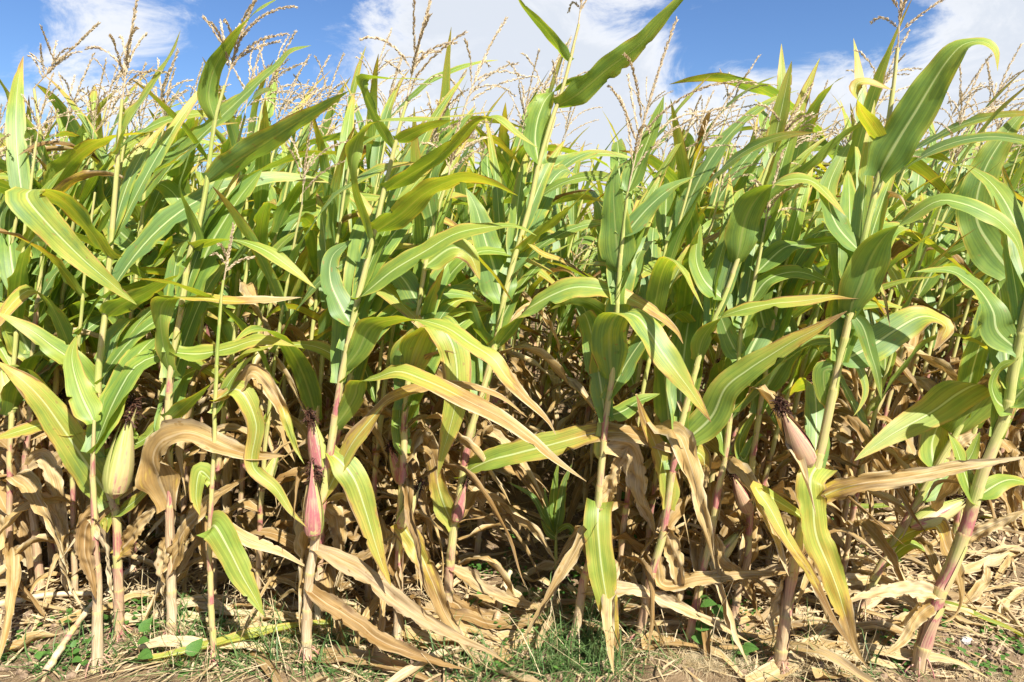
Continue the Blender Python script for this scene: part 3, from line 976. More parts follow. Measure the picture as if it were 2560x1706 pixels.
h.tassel((648, -30), 9, .9)

h = Hero('slender maize behind the looped leaf, huge leaf streaming up past the bushy tassel', [(318, 982), (325, 837), (337, 711), (346, 627), (356, 536), (369, 394), (383, 306)], Y=2.75, tones=(.8, .7, .5, .34, .28, .27, .34))
h.leaf([(356, 518), (421, 425), (482, 362), (540, 305), (612, 237), (697, 157), (727, 128), (778, 114)], 78, G1, [(-.5, -.7, .5)], (0, -.1, -.16), gutter=.45)
h.leaf([(316, 985), (276, 922), (235, 860), (214, 790), (225, 755), (262, 748), (290, 790), (310, 840), (320, 880)], 80, [.12, .12, .1, .1], [(.4, .8, .2), (.4, .8, .3), (0, 0, 1), Cn, Cn], (0, -.02, -.10, -.14), gutter=.15)
h.leaf([(337, 711), (390, 660), (440, 618), (475, 600)], 50, G2, [Up], (0, -.02))
h.leaf([(346, 627), (280, 560), (240, 500), (250, 430), (300, 380), (378, 330)], 56, G2, [CL, Cn], (0, .1))
h.ear((330, 940), (400, 860), EARS[3], SILKS[0], .02)
h.tassel((437, 142), 7, .5)

h = Hero('maize near the photograph edge with yellow joints and rust-edged blades arching outward', [(103, 1067), (100, 1009), (94, 894), (100, 799), (107, 703), (115, 627), (112, 520), (110, 402), (84, 222)], Y=2.7, tones=(.8, .6, .42, .3, .26, .26, .4))
h.leaf([(97, 860), (60, 790), (20, 755), (-40, 720)], 70, GT, [Up, CU], (0, -.06))
h.leaf([(100, 810), (170, 850), (190, 920), (200, 1000), (205, 1060)], 70, [.15, .22, .4, .66], [Up, Cn, Cn], (0, -.12))
h.leaf([(110, 400), (80, 340), (40, 280), (10, 220), (-20, 170)], 44, G2, [UB], (0, -.02))
h.leaf([(110, 520), (60, 460), (10, 440), (-60, 450)], 76, G2, [Up], (0, -.1))
h.leaf([(108, 480), (180, 400), (260, 350), (370, 330), (430, 318)], 56, GY, [UB, Up], (0, -.05))
h.tassel((188, 115), 8, 1.2)

# left dry cluster in the second row
for (bx, by, sh, lab) in [(103, 1489, 0, 'dry maize stalk amid crinkled tan leaves hanging to the soil, second from the edge'), (20, 1470, 3, 'dry-footed maize cut by the photograph\'s side border, tan leaves hanging'), (165, 1452, 5, 'maize with a curtain of pinkish dry leaves beside the plump ear plant')]:
    h = Hero(lab, [(bx, by), (bx - 8, 1400), (bx - 22, 1270), (bx - 40, 1180), (bx - 30, 1060), (bx - 22, 900), (bx - 10, 760), (bx + 4, 640), (bx + 30, 500)], tones=(.95, .88, .8, .66, .5, .36, .3), r0=.016)
    h.dry([(bx - 22, 1265), (bx + 10, 1258), (bx + 50, 1340), (bx + 60, 1430), (bx + 66, 1490)], 44, DR, [Cn], (0, -.07), seed=41 + sh)
    h.dry([(bx - 26, 1240), (bx - 60, 1230), (bx - 90, 1300), (bx - 80, 1400), (bx - 40, 1480)], 60, DR, [Cn], (0, -.08), seed=51 + sh)
    h.dry([(bx - 30, 1180), (bx, 1140), (bx + 30, 1190), (bx + 55, 1290), (bx + 70, 1360)], 40, DR, [CR], (0, -.05), seed=61 + sh)
    h.dry([(bx - 30, 1080), (bx - 50, 1070), (bx - 70, 1140), (bx - 60, 1240)], 44, DR, [CL], (0, -.06), seed=71 + sh)
    h.leaf([(bx - 22, 900), (bx - 60, 820), (bx - 110, 770), (bx - 170, 790)], 70, G2, [Up], (0, -.05), seed=81 + sh)
    h.leaf([(bx - 10, 760), (bx + 40, 680), (bx + 100, 640), (bx + 170, 650)], 60, G1, [Up], (0, .05), seed=91 + sh)
    h.leaf([(bx + 4, 640), (bx - 20, 560), (bx + 10, 480), (bx + 60, 420)], 60, G1, [CL], (0, .02), seed=95 + sh)

# twin-stalked plant of the centre left
h = Hero('twin maize, nearer stalk with purple husked ear at its foot and many arching blades', [(770, 1685), (766, 1600), (773, 1450), (788, 1358), (815, 1202), (849, 971), (868, 875), (891, 764), (926, 626), (958, 486), (983, 383), (1017, 249)], tones=(.95, .92, .84, .60, .56, .38, .30, .28, .27, .34), r0=.017)
h.leaf([(983, 381), (952, 318), (918, 245), (905, 207), (924, 195), (983, 197), (1069, 199)], 38, G1, [(.3, .8, .4), (.7, .5, .4), (0, .1, 1), Up], (0, -.03, -.04), gutter=.4)
h.leaf([(990, 362), (1060, 321), (1130, 300)], 40, G2, [UB], (0, -.02))
h.leaf([(964, 488), (1021, 440), (1098, 392), (1155, 340), (1196, 304), (1243, 297), (1289, 333), (1345, 371)], 56, G2, [UB, (0, .4, 1), (-.3, .2, 1), Up, CU], (0, -.1, -.16), gutter=.3)
h.leaf([(940, 612), (907, 536), (882, 450), (882, 385), (907, 325), (950, 304), (1060, 298), (1150, 290), (1252, 276)], 44, [.2, .22, .26, .34, .5], [(.5, .7, .3), (.8, .5, .3), (-.2, -.2, 1), Up, Up], (0, -.08, -.14), gutter=.35)
h.leaf([(950, 592), (1002, 536), (1060, 486), (1128, 452), (1176, 446), (1232, 460), (1295, 490)], 80, G2, [UB, (0, .3, 1), (-.2, .5, .9), UB], (0, -.12, -.18), gutter=.2)
h.leaf([(893, 752), (926, 722), (983, 676), (1060, 630), (1136, 586), (1213, 569), (1289, 566), (1342, 590)], 60, [.14, .14, .18, .3], [Up, CU, CU, Up], (0, -.08, -.14), gutter=.2)
h.leaf([(868, 937), (897, 875), (926, 818), (983, 800), (1044, 799), (1117, 820), (1174, 858), (1232, 896), (1265, 942), (1308, 990), (1366, 1047), (1390, 1088)], 60, [.18, .2, .24, .32, .42, .8, .86], [(.4, .8, .3), (.3, .4, .9), Up, CU, Cn], (0, -.10, -.2, -.22), gutter=.22)
h.leaf([(832, 1063), (866, 1028), (887, 990), (897, 956), (937, 946), (995, 929), (1060, 950), (1117, 975), (1174, 1005), (1251, 1044), (1328, 1097), (1390, 1150), (1466, 1204)], 54, [.2, .22, .3, .45, .72, .82, .84, .84], [(.4, .7, .3), (.2, .1, 1), Up, CU, CU, Cn], (0, -.08, -.2, -.26), gutter=.25)
h.dry([(810, 1262), (842, 1182), (880, 1110), (918, 1062), (964, 1009), (1021, 982), (1100, 962), (1182, 972), (1251, 992), (1318, 1044)], 44, [.4, .46, .56, .72, .78, .76], [CL, CU, Up, CU], (0, -.04, -.10), crumple=.12)
h.leaf([(830, 1130), (853, 1156), (887, 1202), (914, 1278), (937, 1355), (956, 1412), (978, 1466)], 62, [.3, .32, .36, .42, .5], [Up, Cn, Cn], (0, -.06, -.12))
h.dry([(773, 1374), (830, 1389), (906, 1431), (983, 1496), (1060, 1550), (1136, 1592), (1213, 1623), (1272, 1662)], 48, DL, [Up, CU], (0, -.1, -.16))
h.dry([(772, 1470), (804, 1500), (899, 1562), (945, 1598), (1021, 1630), (1098, 1657), (1170, 1692)], 46, [.84, .86, .82, .84], [Up, CU], (0, -.08, -.06))
h.leaf([(880, 820), (850, 760), (826, 700), (832, 640), (880, 600)], 60, [.06, .06, .1], [CR], (0, .06))
h.ear((785, 1350), (778, 1150), EARS[4], SILKS[2], -.03)
h.ear((806, 1190), (776, 1015), EARS[1], SILKS[0], .02)
h.tassel((1079, -12), 8, .6)

h = Hero('twin maize, farther stalk with dark red joints close behind the purple husked ear', [(800, 1610), (797, 1489), (802, 1300), (808, 1240), (850, 1060), (880, 930), (912, 790), (946, 650), (975, 560)], tones=(.95, .9, .6, .56, .34, .28, .28), r0=.015)
h.leaf([(880, 930), (820, 880), (760, 862), (690, 868), (620, 880)], 40, GY, [Up], (0, .05))
h.leaf([(915, 790), (960, 700), (1010, 640), (1060, 600)], 60, G1, [CL], (0, .1))
h.dry([(805, 1265), (840, 1300), (850, 1380), (836, 1450)], 44, DR, [Cn], (0, .06))
h.leaf([(800, 1400), (700, 1340), (640, 1330), (600, 1345)], 34, DR, [Up], (0, .1))

h = Hero('maize with purplish ear jutting above a broken pale leaf, wide blade hanging over it', [(990, 1640), (995, 1489), (998, 1336), (1004, 1240), (1010, 1116), (1014, 1009), (1037, 837), (1048, 764), (1062, 670), (1085, 560), (1120, 450)], tones=(.95, .9, .6, .52, .5, .36, .3, .28), r0=.016)
h.leaf([(1020, 940), (1040, 880), (1068, 822), (1096, 812), (1128, 856), (1142, 920), (1140, 1000), (1122, 1080), (1106, 1135), (1094, 1195)], 84, [.26, .28, .28, .3, .36], [(.2, .8, .3), (0, 0, 1), Cn, Cn, CL], (0, -.08, -.16, -.17), gutter=.14)
h.leaf([(1016, 960), (1000, 900), (1030, 850), (1070, 800)], 60, G1, [(.2, .9, .2)], (0, -.02))
h.leaf([(1012, 1130), (1000, 1070), (1000, 1010), (1010, 960)], 46, G1, [CR], (0, .04))
h.dry([(1006, 1312), (1044, 1374), (1079, 1450), (1109, 1527), (1144, 1584), (1190, 1660)], 50, [.5, .52, .72, .9, .9], [Cn, Cn], (-.02, -.12), crumple=.2, base=.9)
h.dry([(998, 1330), (940, 1380), (880, 1400), (800, 1410)], 36, DR, [Up], (0, .05))
h.leaf([(1048, 764), (1010, 700), (960, 660), (905, 650)], 60, G1, [Cn], (0, .04))
h.leaf([(1064, 665), (1130, 620), (1175, 640), (1200, 700)], 60, GY, [Cn], (0, -.02))
h.leaf([(1085, 560), (1070, 480), (1090, 400), (1140, 330), (1190, 270)], 56, G1, [CL], (0, .05))
h.ear((998, 1322), (1056, 1200), EARS[1], SILKS[1], -.03)
h.tassel((1150, 300), 6, .8)

h = Hero('tall maize with bare pink stem rising alone into the clouds, near the gap', [(1117, 1560), (1123, 1439), (1136, 1309), (1158, 1182), (1174, 1086), (1197, 1009), (1220, 933), (1239, 856), (1257, 760), (1289, 634), (1305, 584), (1327, 505), (1347, 413), (1377, 306), (1404, 230), (1427, 145), (1446, 61)], tones=(.90, .70, .60, .60, .50, .36, .30, .32, .36, .44, .46), r0=.0175, r1=.0045)
h.leaf([(1427, 150), (1366, 77), (1308, 15), (1290, -20)], 30, G1, [(.5, .6, .6)], (0, -.03), gutter=.6)
h.leaf([(1389, 276), (1442, 237), (1519, 172), (1595, 115), (1653, 50), (1710, -10), (1740, -50)], 66, G1, [(-.4, .75, .5)], (0, -.12), gutter=.3)
h.leaf([(1347, 412), (1338, 344), (1350, 280), (1380, 232), (1460, 188)], 62, G1, [CR, (.5, -.6, .6), UB], (0, .04))
h.leaf([(1257, 757), (1248, 722), (1234, 665), (1213, 600), (1190, 520), (1164, 470)], 88, [.05, .05, .08, .14], [Cn, CR], (.01, .06), gutter=.12)
h.leaf([(1239, 876), (1282, 818), (1303, 787), (1330, 766), (1385, 736), (1442, 718), (1519, 726), (1595, 757), (1653, 793), (1691, 828), (1708, 860)], 66, [.14, .14, .2, .3, .55, .7], [UB, Up, CU, CU, Cn], (0, -.08, -.14, -.16), gutter=.2)
h.leaf([(1159, 1194), (1182, 1171), (1232, 1150), (1308, 1129), (1404, 1106), (1481, 1084), (1540, 1080), (1600, 1092), (1655, 1116), (1712, 1136), (1740, 1170)], 66, [.22, .24, .32, .45, .74, .84, .84], [Up, CU, CU, Cn], (0, -.10, -.16, -.18), crumple=.10)
h.dry([(1132, 1431), (1174, 1443), (1213, 1473), (1270, 1500), (1328, 1515), (1398, 1512)], 36, DL, [Up, CU], (0, -.05))
h.leaf([(1130, 1313), (1113, 1270), (1098, 1221), (1083, 1144), (1056, 1060), (1030, 1000)], 50, [.4, .44, .66, .82, .84], [Cn, CL], (-.01, .02), crumple=.12)
h.dry([(1120, 1500), (1180, 1550), (1250, 1590), (1322, 1607)], 42, DR, [Up, Cn], (0, -.04))
h.leaf([(1289, 634), (1340, 590), (1400, 540), (1480, 470), (1560, 410), (1640, 370)], 46, GY, [UB, Up], (0, -.06))
h.leaf([(1300, 590), (1350, 630), (1420, 660), (1490, 705)], 26, YD, [Up], (0, .03))
h.leaf([(1240, 870), (1200, 830), (1170, 760), (1130, 720)], 46, G1, [UB], (0, .03))
h.ear((1138, 1310), (1168, 1190), EARS[4], SILKS[1], -.02)
h.tassel((1466, -50), 5, .6, H=.26)

h = Hero('maize with one broad blade arching over like a hook beside the open gap', [(1433, 1625), (1457, 1469), (1480, 1380), (1496, 1260), (1505, 1150), (1519, 1009), (1530, 944), (1540, 800), (1549, 682), (1556, 600), (1570, 480)], tones=(.92, .84, .62, .56, .60, .38, .30, .28, .28), r0=.0165)
h.leaf([(1530, 946), (1524, 880), (1524, 826), (1546, 786), (1590, 790), (1622, 828), (1655, 880), (1691, 930), (1732, 985), (1778, 1056)], 88, [.16, .16, .16, .2, .3, .62], [(.1, .9, .2), (.1, .9, .3), (.1, -.2, 1), (.1, -.8, .7), Cn, Cn], (0, -.05, -.14, -.2, -.22), gutter=.16)
h.leaf([(1496, 1263), (1494, 1300), (1496, 1340), (1503, 1412), (1515, 1489), (1526, 1546), (1538, 1600), (1558, 1652)], 66, [.28, .3, .34, .42, .6, .84], [Cn], (-.02, -.07, -.1), gutter=.2, base=.95)
h.leaf([(1549, 682), (1542, 610), (1536, 530), (1534, 470), (1540, 410)], 80, [.04, .04, .06], [(.3, .9, .1)], (0, .02), gutter=.15)
h.leaf([(1524, 1047), (1557, 1028), (1600, 1002), (1650, 985)], 50, G1, [Up], (0, .05))
h.dry([(1503, 1270), (1527, 1213), (1546, 1163), (1574, 1112)], 48, DR, [CL], (0, .02))
h.dry([(1515, 1120), (1576, 1130), (1600, 1240), (1626, 1297), (1640, 1343)], 56, DR, [CL], (0, .08))
h.dry([(1457, 1481), (1538, 1477), (1614, 1481), (1672, 1508), (1737, 1538), (1813, 1573), (1876, 1607)], 40, DL, [Up, CU], (0, -.06, -.1))
h.leaf([(1540, 800), (1500, 900), (1500, 960), (1536, 1010)], 50, GY, [Cn], (.02, .08))
h.leaf([(1556, 600), (1620, 520), (1680, 470), (1740, 440)], 60, G1, [Up], (0, .05))
h.ear((1500, 1150), (1506, 1000), EARS[2], SILKS[1], .03)
h.leaf([(1570, 480), (1600, 400), (1640, 300), (1660, 240)], 50, G1, [CL], (0, .03))
h.tassel((1690, 60), 8, .8)

h = Hero('slim maize, pink sheath at its foot, one blade upright against blue sky', [(1588, 1635), (1626, 1450), (1645, 1382), (1660, 1320), (1694, 1105), (1717, 1009), (1755, 870), (1802, 764), (1840, 661), (1880, 540), (1905, 455), (1933, 383)], tones=(.92, .80, .60, .56, .44, .36, .36, .30, .28), r0=.0155)
h.leaf([(1935, 384), (1943, 325), (1959, 249), (1979, 153)], 44, GY, [(-.7, -.7, .1)], (0, .0), gutter=.6)
h.leaf([(1840, 661), (1848, 627), (1862, 555), (1886, 505), (1920, 470), (1970, 450), (2026, 452), (2068, 486), (2114, 540)], 76, [.1, .1, .12, .3, .5], [(.2, .9, .2), (.1, .6, .8), (-.1, -.5, .9), CU], (0, -.04, -.1, -.12), gutter=.2)
h.leaf([(1712, 1120), (1775, 1047), (1813, 971), (1870, 925), (1928, 887), (1985, 852), (2043, 822), (2118, 778)], 74, [.18, .16, .2, .4, .8], [CL, CU, (-.2, -.8, .8)], (0, -.10, -.2), gutter=.15)
h.leaf([(1745, 905), (1756, 848), (1796, 799), (1851, 776), (1928, 760), (2004, 753), (2081, 743), (2160, 746)], 56, [.16, .2, .32, .48, .7], [UB, Up, CU], (0, -.1, -.16), gutter=.25)
h.leaf([(1682, 1276), (1672, 1220), (1650, 1140), (1612, 1050), (1590, 985)], 50, [.4, .42, .5, .7], [Cn, CR], (0, .02))
h.dry([(1665, 1310), (1690, 1400), (1700, 1470), (1690, 1540)], 44, DR, [CL], (0, -.03))
h.dry([(1640, 1395), (1660, 1462), (1755, 1447), (1850, 1439), (1985, 1431)], 40, DR, [Up, CU], (0, -.06))
h.leaf([(1808, 755), (1760, 700), (1740, 640), (1752, 560)], 60, G1, [CR], (0, .06))
h.leaf([(1880, 540), (1960, 470), (2040, 400), (2120, 330), (2180, 300)], 56, G1, [UB], (0, .03))
h.leaf([(1690, 1090), (1720, 1120), (1760, 1150), (1750, 1240)], 46, GH, [CU], (0, .04))
h.tassel((2010, 250), 5, .6, H=.2)

h = Hero('slim thin-stemmed maize between the hook blade and the big pale tan ear', [(1717, 1634), (1729, 1565), (1748, 1473), (1771, 1374), (1786, 1290), (1798, 1213), (1813, 1144), (1825, 1047), (1848, 894), (1851, 837), (1874, 760), (1890, 684), (1910, 580)], tones=(.88, .62, .60, .48, .36, .30, .26), r0=.0145)
h.leaf([(1812, 1140), (1800, 1080), (1770, 1040), (1740, 1060)], 40, G1, [CR], (0, .02))
h.leaf([(1848, 894), (1820, 840), (1800, 790), (1780, 760)], 50, G1, [CL], (0, .04))
h.leaf([(1840, 1055), (1890, 990), (1940, 930), (1990, 885), (2040, 858), (2090, 860), (2125, 890), (2154, 933), (2164, 978), (2150, 1018), (2134, 1040)], 50, [.1, .1, .14, .3], [UB, (0, .3, 1), Up, CU, CR], (0, -.04, -.12), gutter=.3)
h.leaf([(1874, 760), (1920, 700), (1990, 680), (2060, 700), (2120, 730)], 50, G1, [Up, CU], (0, -.03))
h.dry([(1780, 1330), (1800, 1400), (1850, 1440), (1880, 1500)], 40, DR, [Cn], (0, .05))
h.leaf([(1892, 680), (1960, 620), (2020, 612), (2120, 600), (2160, 590)], 56, G1, [Up], (0, .06))
h.tassel((1960, 380), 6, .8)

h = Hero('maize with two husked ears meeting at a ball of pale brown silk', [(1828, 1590), (1836, 1527), (1851, 1458), (1867, 1405), (1872, 1336), (1878, 1232), (1880, 1163), (1893, 1067), (1905, 990), (1925, 860), (1950, 720), (1980, 600)], tones=(.90, .84, .66, .52, .44, .36, .3, .28), r0=.015)
h.ear((1874, 1286), (1822, 1170), EARS[3], SILKS[0], -.03)
h.ear((1782, 1412), (1866, 1312), EARS[1], PALESILK, -.05)
h.dry([(1850, 1460), (1900, 1440), (1990, 1425), (2088, 1424)], 36, DL, [Up], (0, -.08))
h.dry([(1851, 1458), (1800, 1452), (1756, 1427)], 36, DL, [Up], (0, -.08))
h.leaf([(1885, 1080), (1860, 1150), (1850, 1100), (1900, 1010)], 40, G1, [CR], (0, .02))
h.dry([(1865, 1420), (1880, 1490), (1910, 1560), (1920, 1610)], 30, [.7, .72, .74, .7], [CL], (0, -.02), twist=1.5)
h.leaf([(1905, 990), (1960, 900), (2010, 850), (2080, 840)], 60, G1, [Up], (0, .05))
h.leaf([(1925, 860), (1900, 760), (1930, 680), (1990, 640)], 60, G1, [CL], (0, .05))

h = Hero('maize with a big pale tan ear above split yellowing leaves hanging to the soil', [(1945, 1695), (1962, 1560), (1978, 1450), (2010, 1300), (2054, 1116), (2066, 1059), (2096, 914), (2123, 795), (2150, 646), (2169, 555), (2194, 450), (2211, 364), (2222, 298), (2234, 210), (2245, 120)], tones=(.86, .76, .66, .5, .44, .34, .28, .27, .36, .44), r0=.020, r1=.005)
h.leaf([(2196, 440), (2215, 402), (2253, 337), (2291, 276), (2337, 199), (2370, 150), (2408, 112), (2456, 104), (2488, 128), (2494, 178)], 98, [.1, .1, .12, .2, .52], [(-.5, -.8, .3), (-.5, -.8, .3), (-.4, -.7, .7), Up, CR], (0, -.10, -.16), gutter=.12)
h.leaf([(2123, 797), (2131, 760), (2150, 715), (2177, 646), (2215, 588), (2275, 545), (2345, 503), (2406, 509), (2464, 532), (2505, 558), (2545, 610), (2566, 700)], 92, [.1, .1, .12, .16, .3], [(.3, .9, .2), (.2, .8, .5), (-.1, .1, 1), (-.2, -.7, .9), CU, CR], (0, -.08, -.2, -.24), gutter=.16)
h.leaf([(2132, 776), (2157, 818), (2177, 883), (2192, 933), (2204, 1000)], 32, G1, [CL], (0, -.08))
h.leaf([(2100, 905), (2177, 866), (2234, 828), (2291, 795), (2330, 793), (2366, 815), (2352, 850), (2333, 878)], 84, [.06, .06, .1, .4, .62], [CU, CU, Up, Cn], (0, .02, .0), gutter=.12)
h.leaf([(2030, 1172), (2026, 1200), (2031, 1259), (2040, 1336), (2062, 1393), (2092, 1470), (2115, 1546), (2138, 1623), (2168, 1668)], 70, [.34, .36, .42, .5, .76, .84], [Cn, Cn, CL], (-.05, -.10, -.12), crumple=.12, base=.95)
h.leaf([(2010, 1300), (1900, 1226), (1890, 1222), (1922, 1267), (1951, 1320), (1985, 1374), (2024, 1431), (2054, 1489), (2089, 1558), (2140, 1632)], 34, [.3, .32, .36, .5, .72, .84], [CU, Cn], (0, -.10, -.12))
h.dry([(2040, 1270), (2073, 1232), (2157, 1209), (2272, 1194), (2387, 1171), (2483, 1156), (2580, 1140)], 50, [.4, .6, .84, .88, .9], [Cn, CU], (0, -.10, -.16))
h.leaf([(2094, 920), (2060, 930), (2070, 1000), (2100, 960)], 50, G1, [(.2, .9, 0)], (0, .02))
h.dry([(1985, 1420), (1950, 1480), (1925, 1540), (1935, 1600)], 44, DR, [CR], (0, .03))
h.ear((2027, 1168), (1938, 1000), EARS[3], SILKS[0], -.06)
h.leaf([(2150, 640), (2090, 560), (2070, 480), (2100, 400), (2130, 350)], 64, G1, [CR, Cn], (0, .06))
h.leaf([(2211, 364), (2180, 320), (2150, 270), (2140, 215), (2170, 205), (2230, 225)], 44, GY, [UB, Cn], (0, -.02))
h.tassel((2266, -20), 6, .9, H=.3)

h = Hero('leaning maize with an ear pointing sideways and a broad yellow-green blade doubled over', [(2128, 1572), (2169, 1489), (2184, 1450), (2230, 1365), (2290, 1260), (2340, 1170), (2382, 1098), (2430, 1010)], tones=(.90, .66, .60, .44, .34, .28), r0=.0155, r1=.010, joints=[.06, .24, .46, .7, .86])
h.leaf([(2390, 1088), (2420, 1040), (2452, 1002), (2468, 970), (2440, 962), (2392, 986), (2330, 1030), (2240, 1080), (2180, 1120), (2136, 1152)], 100, [.24, .28, .3, .32, .4], [(.3, .8, .5), (.2, .6, .8), (0, -.2, 1), (-.1, -.9, .7), (-.1, -.9, .6)], (0, -.06, -.12, -.16), gutter=.08, wave=.06)
h.dry([(2230, 1366), (2260, 1340), (2310, 1318), (2345, 1318), (2368, 1374), (2391, 1431), (2400, 1489), (2388, 1538), (2348, 1560)], 44, [.3, .36, .7, .78, .8, .8], [Up, Up, CU, CR, CR], (0, -.10, -.12), crumple=.15)
h.leaf([(2340, 1172), (2330, 1110), (2350, 1050), (2360, 1000)], 76, GY, [Cn], (.03, .05))
h.leaf([(2300, 1250), (2360, 1190), (2420, 1150), (2450, 1080)], 50, G1, [CL], (.02, .06))
h.ear((2276, 1318), (2456, 1236), EARS[1], SILKS[0], -.04)
h.dry([(2184, 1452), (2120, 1452), (2050, 1470), (1980, 1490)], 32, DL, [Up], (0, -.04))
h.leaf([(2200, 1420), (2280, 1360), (2350, 1420), (2370, 1480)], 30, G2, [Up], (0, .08))

h = Hero('stout maize with swollen purple joints leaning out of frame by bare crumbly soil', [(2290, 1700), (2307, 1623), (2330, 1546), (2349, 1481), (2376, 1425), (2410, 1336), (2428, 1278), (2450, 1200), (2485, 1110), (2517, 1028), (2532, 933), (2546, 870), (2566, 780), (2600, 660)], tones=(.80, .76, .58, .56, .50, .30, .26, .27), r0=.0235, r1=.012, joints=[.09, .24, .38, .55, .7, .85])
h.leaf([(2517, 1030), (2490, 1000), (2480, 960), (2500, 920), (2540, 900)], 60, G1, [CR], (0, -.04))
h.leaf([(2546, 872), (2494, 829), (2483, 780), (2456, 734), (2418, 699), (2368, 676), (2284, 680)], 66, [.1, .1, .14, .24], [CL, CU, Up], (0, .02, .0), gutter=.16)
h.leaf([(2420, 1260), (2410, 1180), (2390, 1120), (2370, 1080)], 76, G2, [CR], (0, .05))
h.dry([(2412, 1360), (2444, 1332), (2502, 1305), (2580, 1270)], 34, DR, [CU], (0, -.06))
h.dry([(2345, 1485), (2310, 1477), (2234, 1477), (2157, 1492), (2105, 1512)], 44, DL, [CU, Up], (0, -.04))
h.dry([(2326, 1500), (2291, 1546), (2257, 1600), (2208, 1640)], 36, [.6, .8, .86, .82], [Cn, CU], (0, -.06))
h.leaf([(2520, 1010), (2580, 960), (2640, 980)], 60, G1, [Up], (0, -.05))
h.leaf([(2440, 1240), (2520, 1200), (2600, 1220)], 50, G2, [Up], (0, .05))

h = Hero('maize behind the stout leaning one, oval pale blade clasping its thin green stem', [(2400, 1260), (2430, 1100), (2464, 956), (2506, 833), (2530, 740), (2555, 640)], Y=2.75, tones=(.8, .6, .4, .3, .28), r0=.016)
h.leaf([(2464, 956), (2466, 900), (2470, 840), (2462, 790), (2450, 740)], 104, [.06, .06, .1], [CL, Cn], (.01, .05), gutter=.1)
h.leaf([(2506, 835), (2520, 785), (2555, 720), (2600, 660)], 84, G1, [(.4, .9, .2)], (0, -.04))
h.leaf([(2540, 700), (2480, 620), (2440, 540), (2460, 430), (2520, 330), (2580, 260)], 90, [.1, .1, .14], [CL, (-.5, -.8, .3)], (0, .02))
h.dry([(2440, 1080), (2400, 1100), (2370, 1160), (2380, 1240)], 46, DR, [Cn], (0, -.03))

# ragged stems between the bigger front plants
h = Hero('thin green maize shoot with small pale seed plume standing between dry leaves', [(540, 1690), (530, 1560), (526, 1450), (524, 1350), (536, 1100), (538, 998), (545, 850), (552, 760), (560, 700)], tones=(.62, .56, .6, .36, .2, .2), r0=.010, r1=.004)
h.leaf([(526, 1330), (540, 1318), (575, 1380), (605, 1440), (640, 1500), (660, 1540)], 72, [.26, .28, .3, .36], [CU, Cn, Cn], (-.02, -.14), gutter=.12, base=.6)
h.leaf([(537, 998), (597, 975), (640, 1060), (631, 1163), (689, 1221), (727, 1278), (766, 1318)], 44, [.28, .3, .34, .4], [Up, CU, Cn], (0, -.06))
h.leaf([(530, 1200), (500, 1180), (490, 1240), (500, 1290)], 44, GY, [Cn], (0, -.04))
h.leaf([(536, 1040), (560, 980), (600, 920), (650, 880)], 40, G2, [Up], (0, .03))
h.leaf([(524, 1350), (560, 1320), (620, 1350), (700, 1380), (770, 1420)], 36, DR, [Up], (0, .04))
h.dry([(538, 1000), (600, 960), (640, 930), (700, 1010), (740, 1120), (760, 1160)], 44, [.7, .8, .86, .4, .36], [CU, Cn], (.02, -.05))
h.tassel((570, 640), 3, .3, H=.16)
h = Hero('young light green maize plant with upright pointed leaves growing in the gap', [(1388, 1465), (1390, 1400), (1390, 1345), (1392, 1310)], tones=(.3, .2, .1), r0=.007, r1=.005, joints=[.3, .8])
for pix, w in [([(1392, 1330), (1400, 1270), (1410, 1210), (1430, 1160)], 26), ([(1391, 1330), (1384, 1260), (1388, 1200), (1398, 1150)], 24), ([(1390, 1335), (1368, 1280), (1362, 1220)], 18), ([(1390, 1335), (1360, 1290), (1330, 1240), (1270, 1205)], 16), ([(1392, 1330), (1420, 1315), (1440, 1340), (1462, 1385)], 14), ([(1391, 1345), (1370, 1330), (1352, 1300)], 16)]:
    h.leaf(pix, w, [.12, .10, .14], [CR, Cn], (0, -.03), nv_=0) if False else h.leaf(pix, w, [.12, .10, .14], [CR, Cn], (0, -.03))

for hero in HEROES[:-2]:
    hero.fill()
# ------------------------------------------------------------------ the rest of the field
def in_gap(x, y):
    px = 1280 + FPX * x / (y * math.cos(PITCH) + CAM_H * math.sin(PITCH))
    if 1195 < px < 1440 and y < 3.7:
        return True

    if px > 2100 and y < 3.25:
        return True
    if 300 < px < 420 and y < 3.0:
        return True
    return False
def fill_crowd(n_max):
    pts = []
    rr = random.Random(5)
    tries = 0
    rows = [2.42 + 0.36 * i for i in range(12)]
    cand = []
    for ri, ry in enumerate(rows):
        x = -0.80 * ry - 0.25
        while x < 0.80 * ry + 0.25:
            x += rr.uniform(.14, .24) * (1.0 if ry < 4 else 1.2)
            y = ry + rr.uniform(-.13, .13)
            if not in_gap(x, y):
                cand.append((ri, x, y))
    return cand[:n_max]
BANDS = [(200, 'the rust-edged blades'), (400, 'the looped leaf'), (600, 'the bushy tassel plant'), (820, 'the thin green shoot'), (1000, 'the twin stalks'), (1180, 'the wide hanging blade'), (1380, 'the open gap'),
         (1600, 'the hook blade'), (1800, 'the slim pink-footed stalk'), (2000, 'the two meeting ears'), (2200, 'the big tan ear'), (2400, 'the sideways ear'), (9999, 'the stout leaning stalk')]
ORD = ['second', 'third', 'fourth', 'fifth', 'sixth', 'seventh', 'eighth', 'ninth', 'tenth', 'eleventh', 'twelfth']
cand = fill_crowd(300 - HERO_N[0] - 2)
def spot_of(ri, x, y):
    px = 1280 + FPX * x / (y * math.cos(PITCH) + .3 * math.sin(PITCH))
    return ri, [b for a, b in BANDS if px < a][0]
spots_ = {}
for ri, x, y in sorted(cand, key=lambda c: c[1]):
    spots_.setdefault(spot_of(ri, x, y), []).append((x, y))
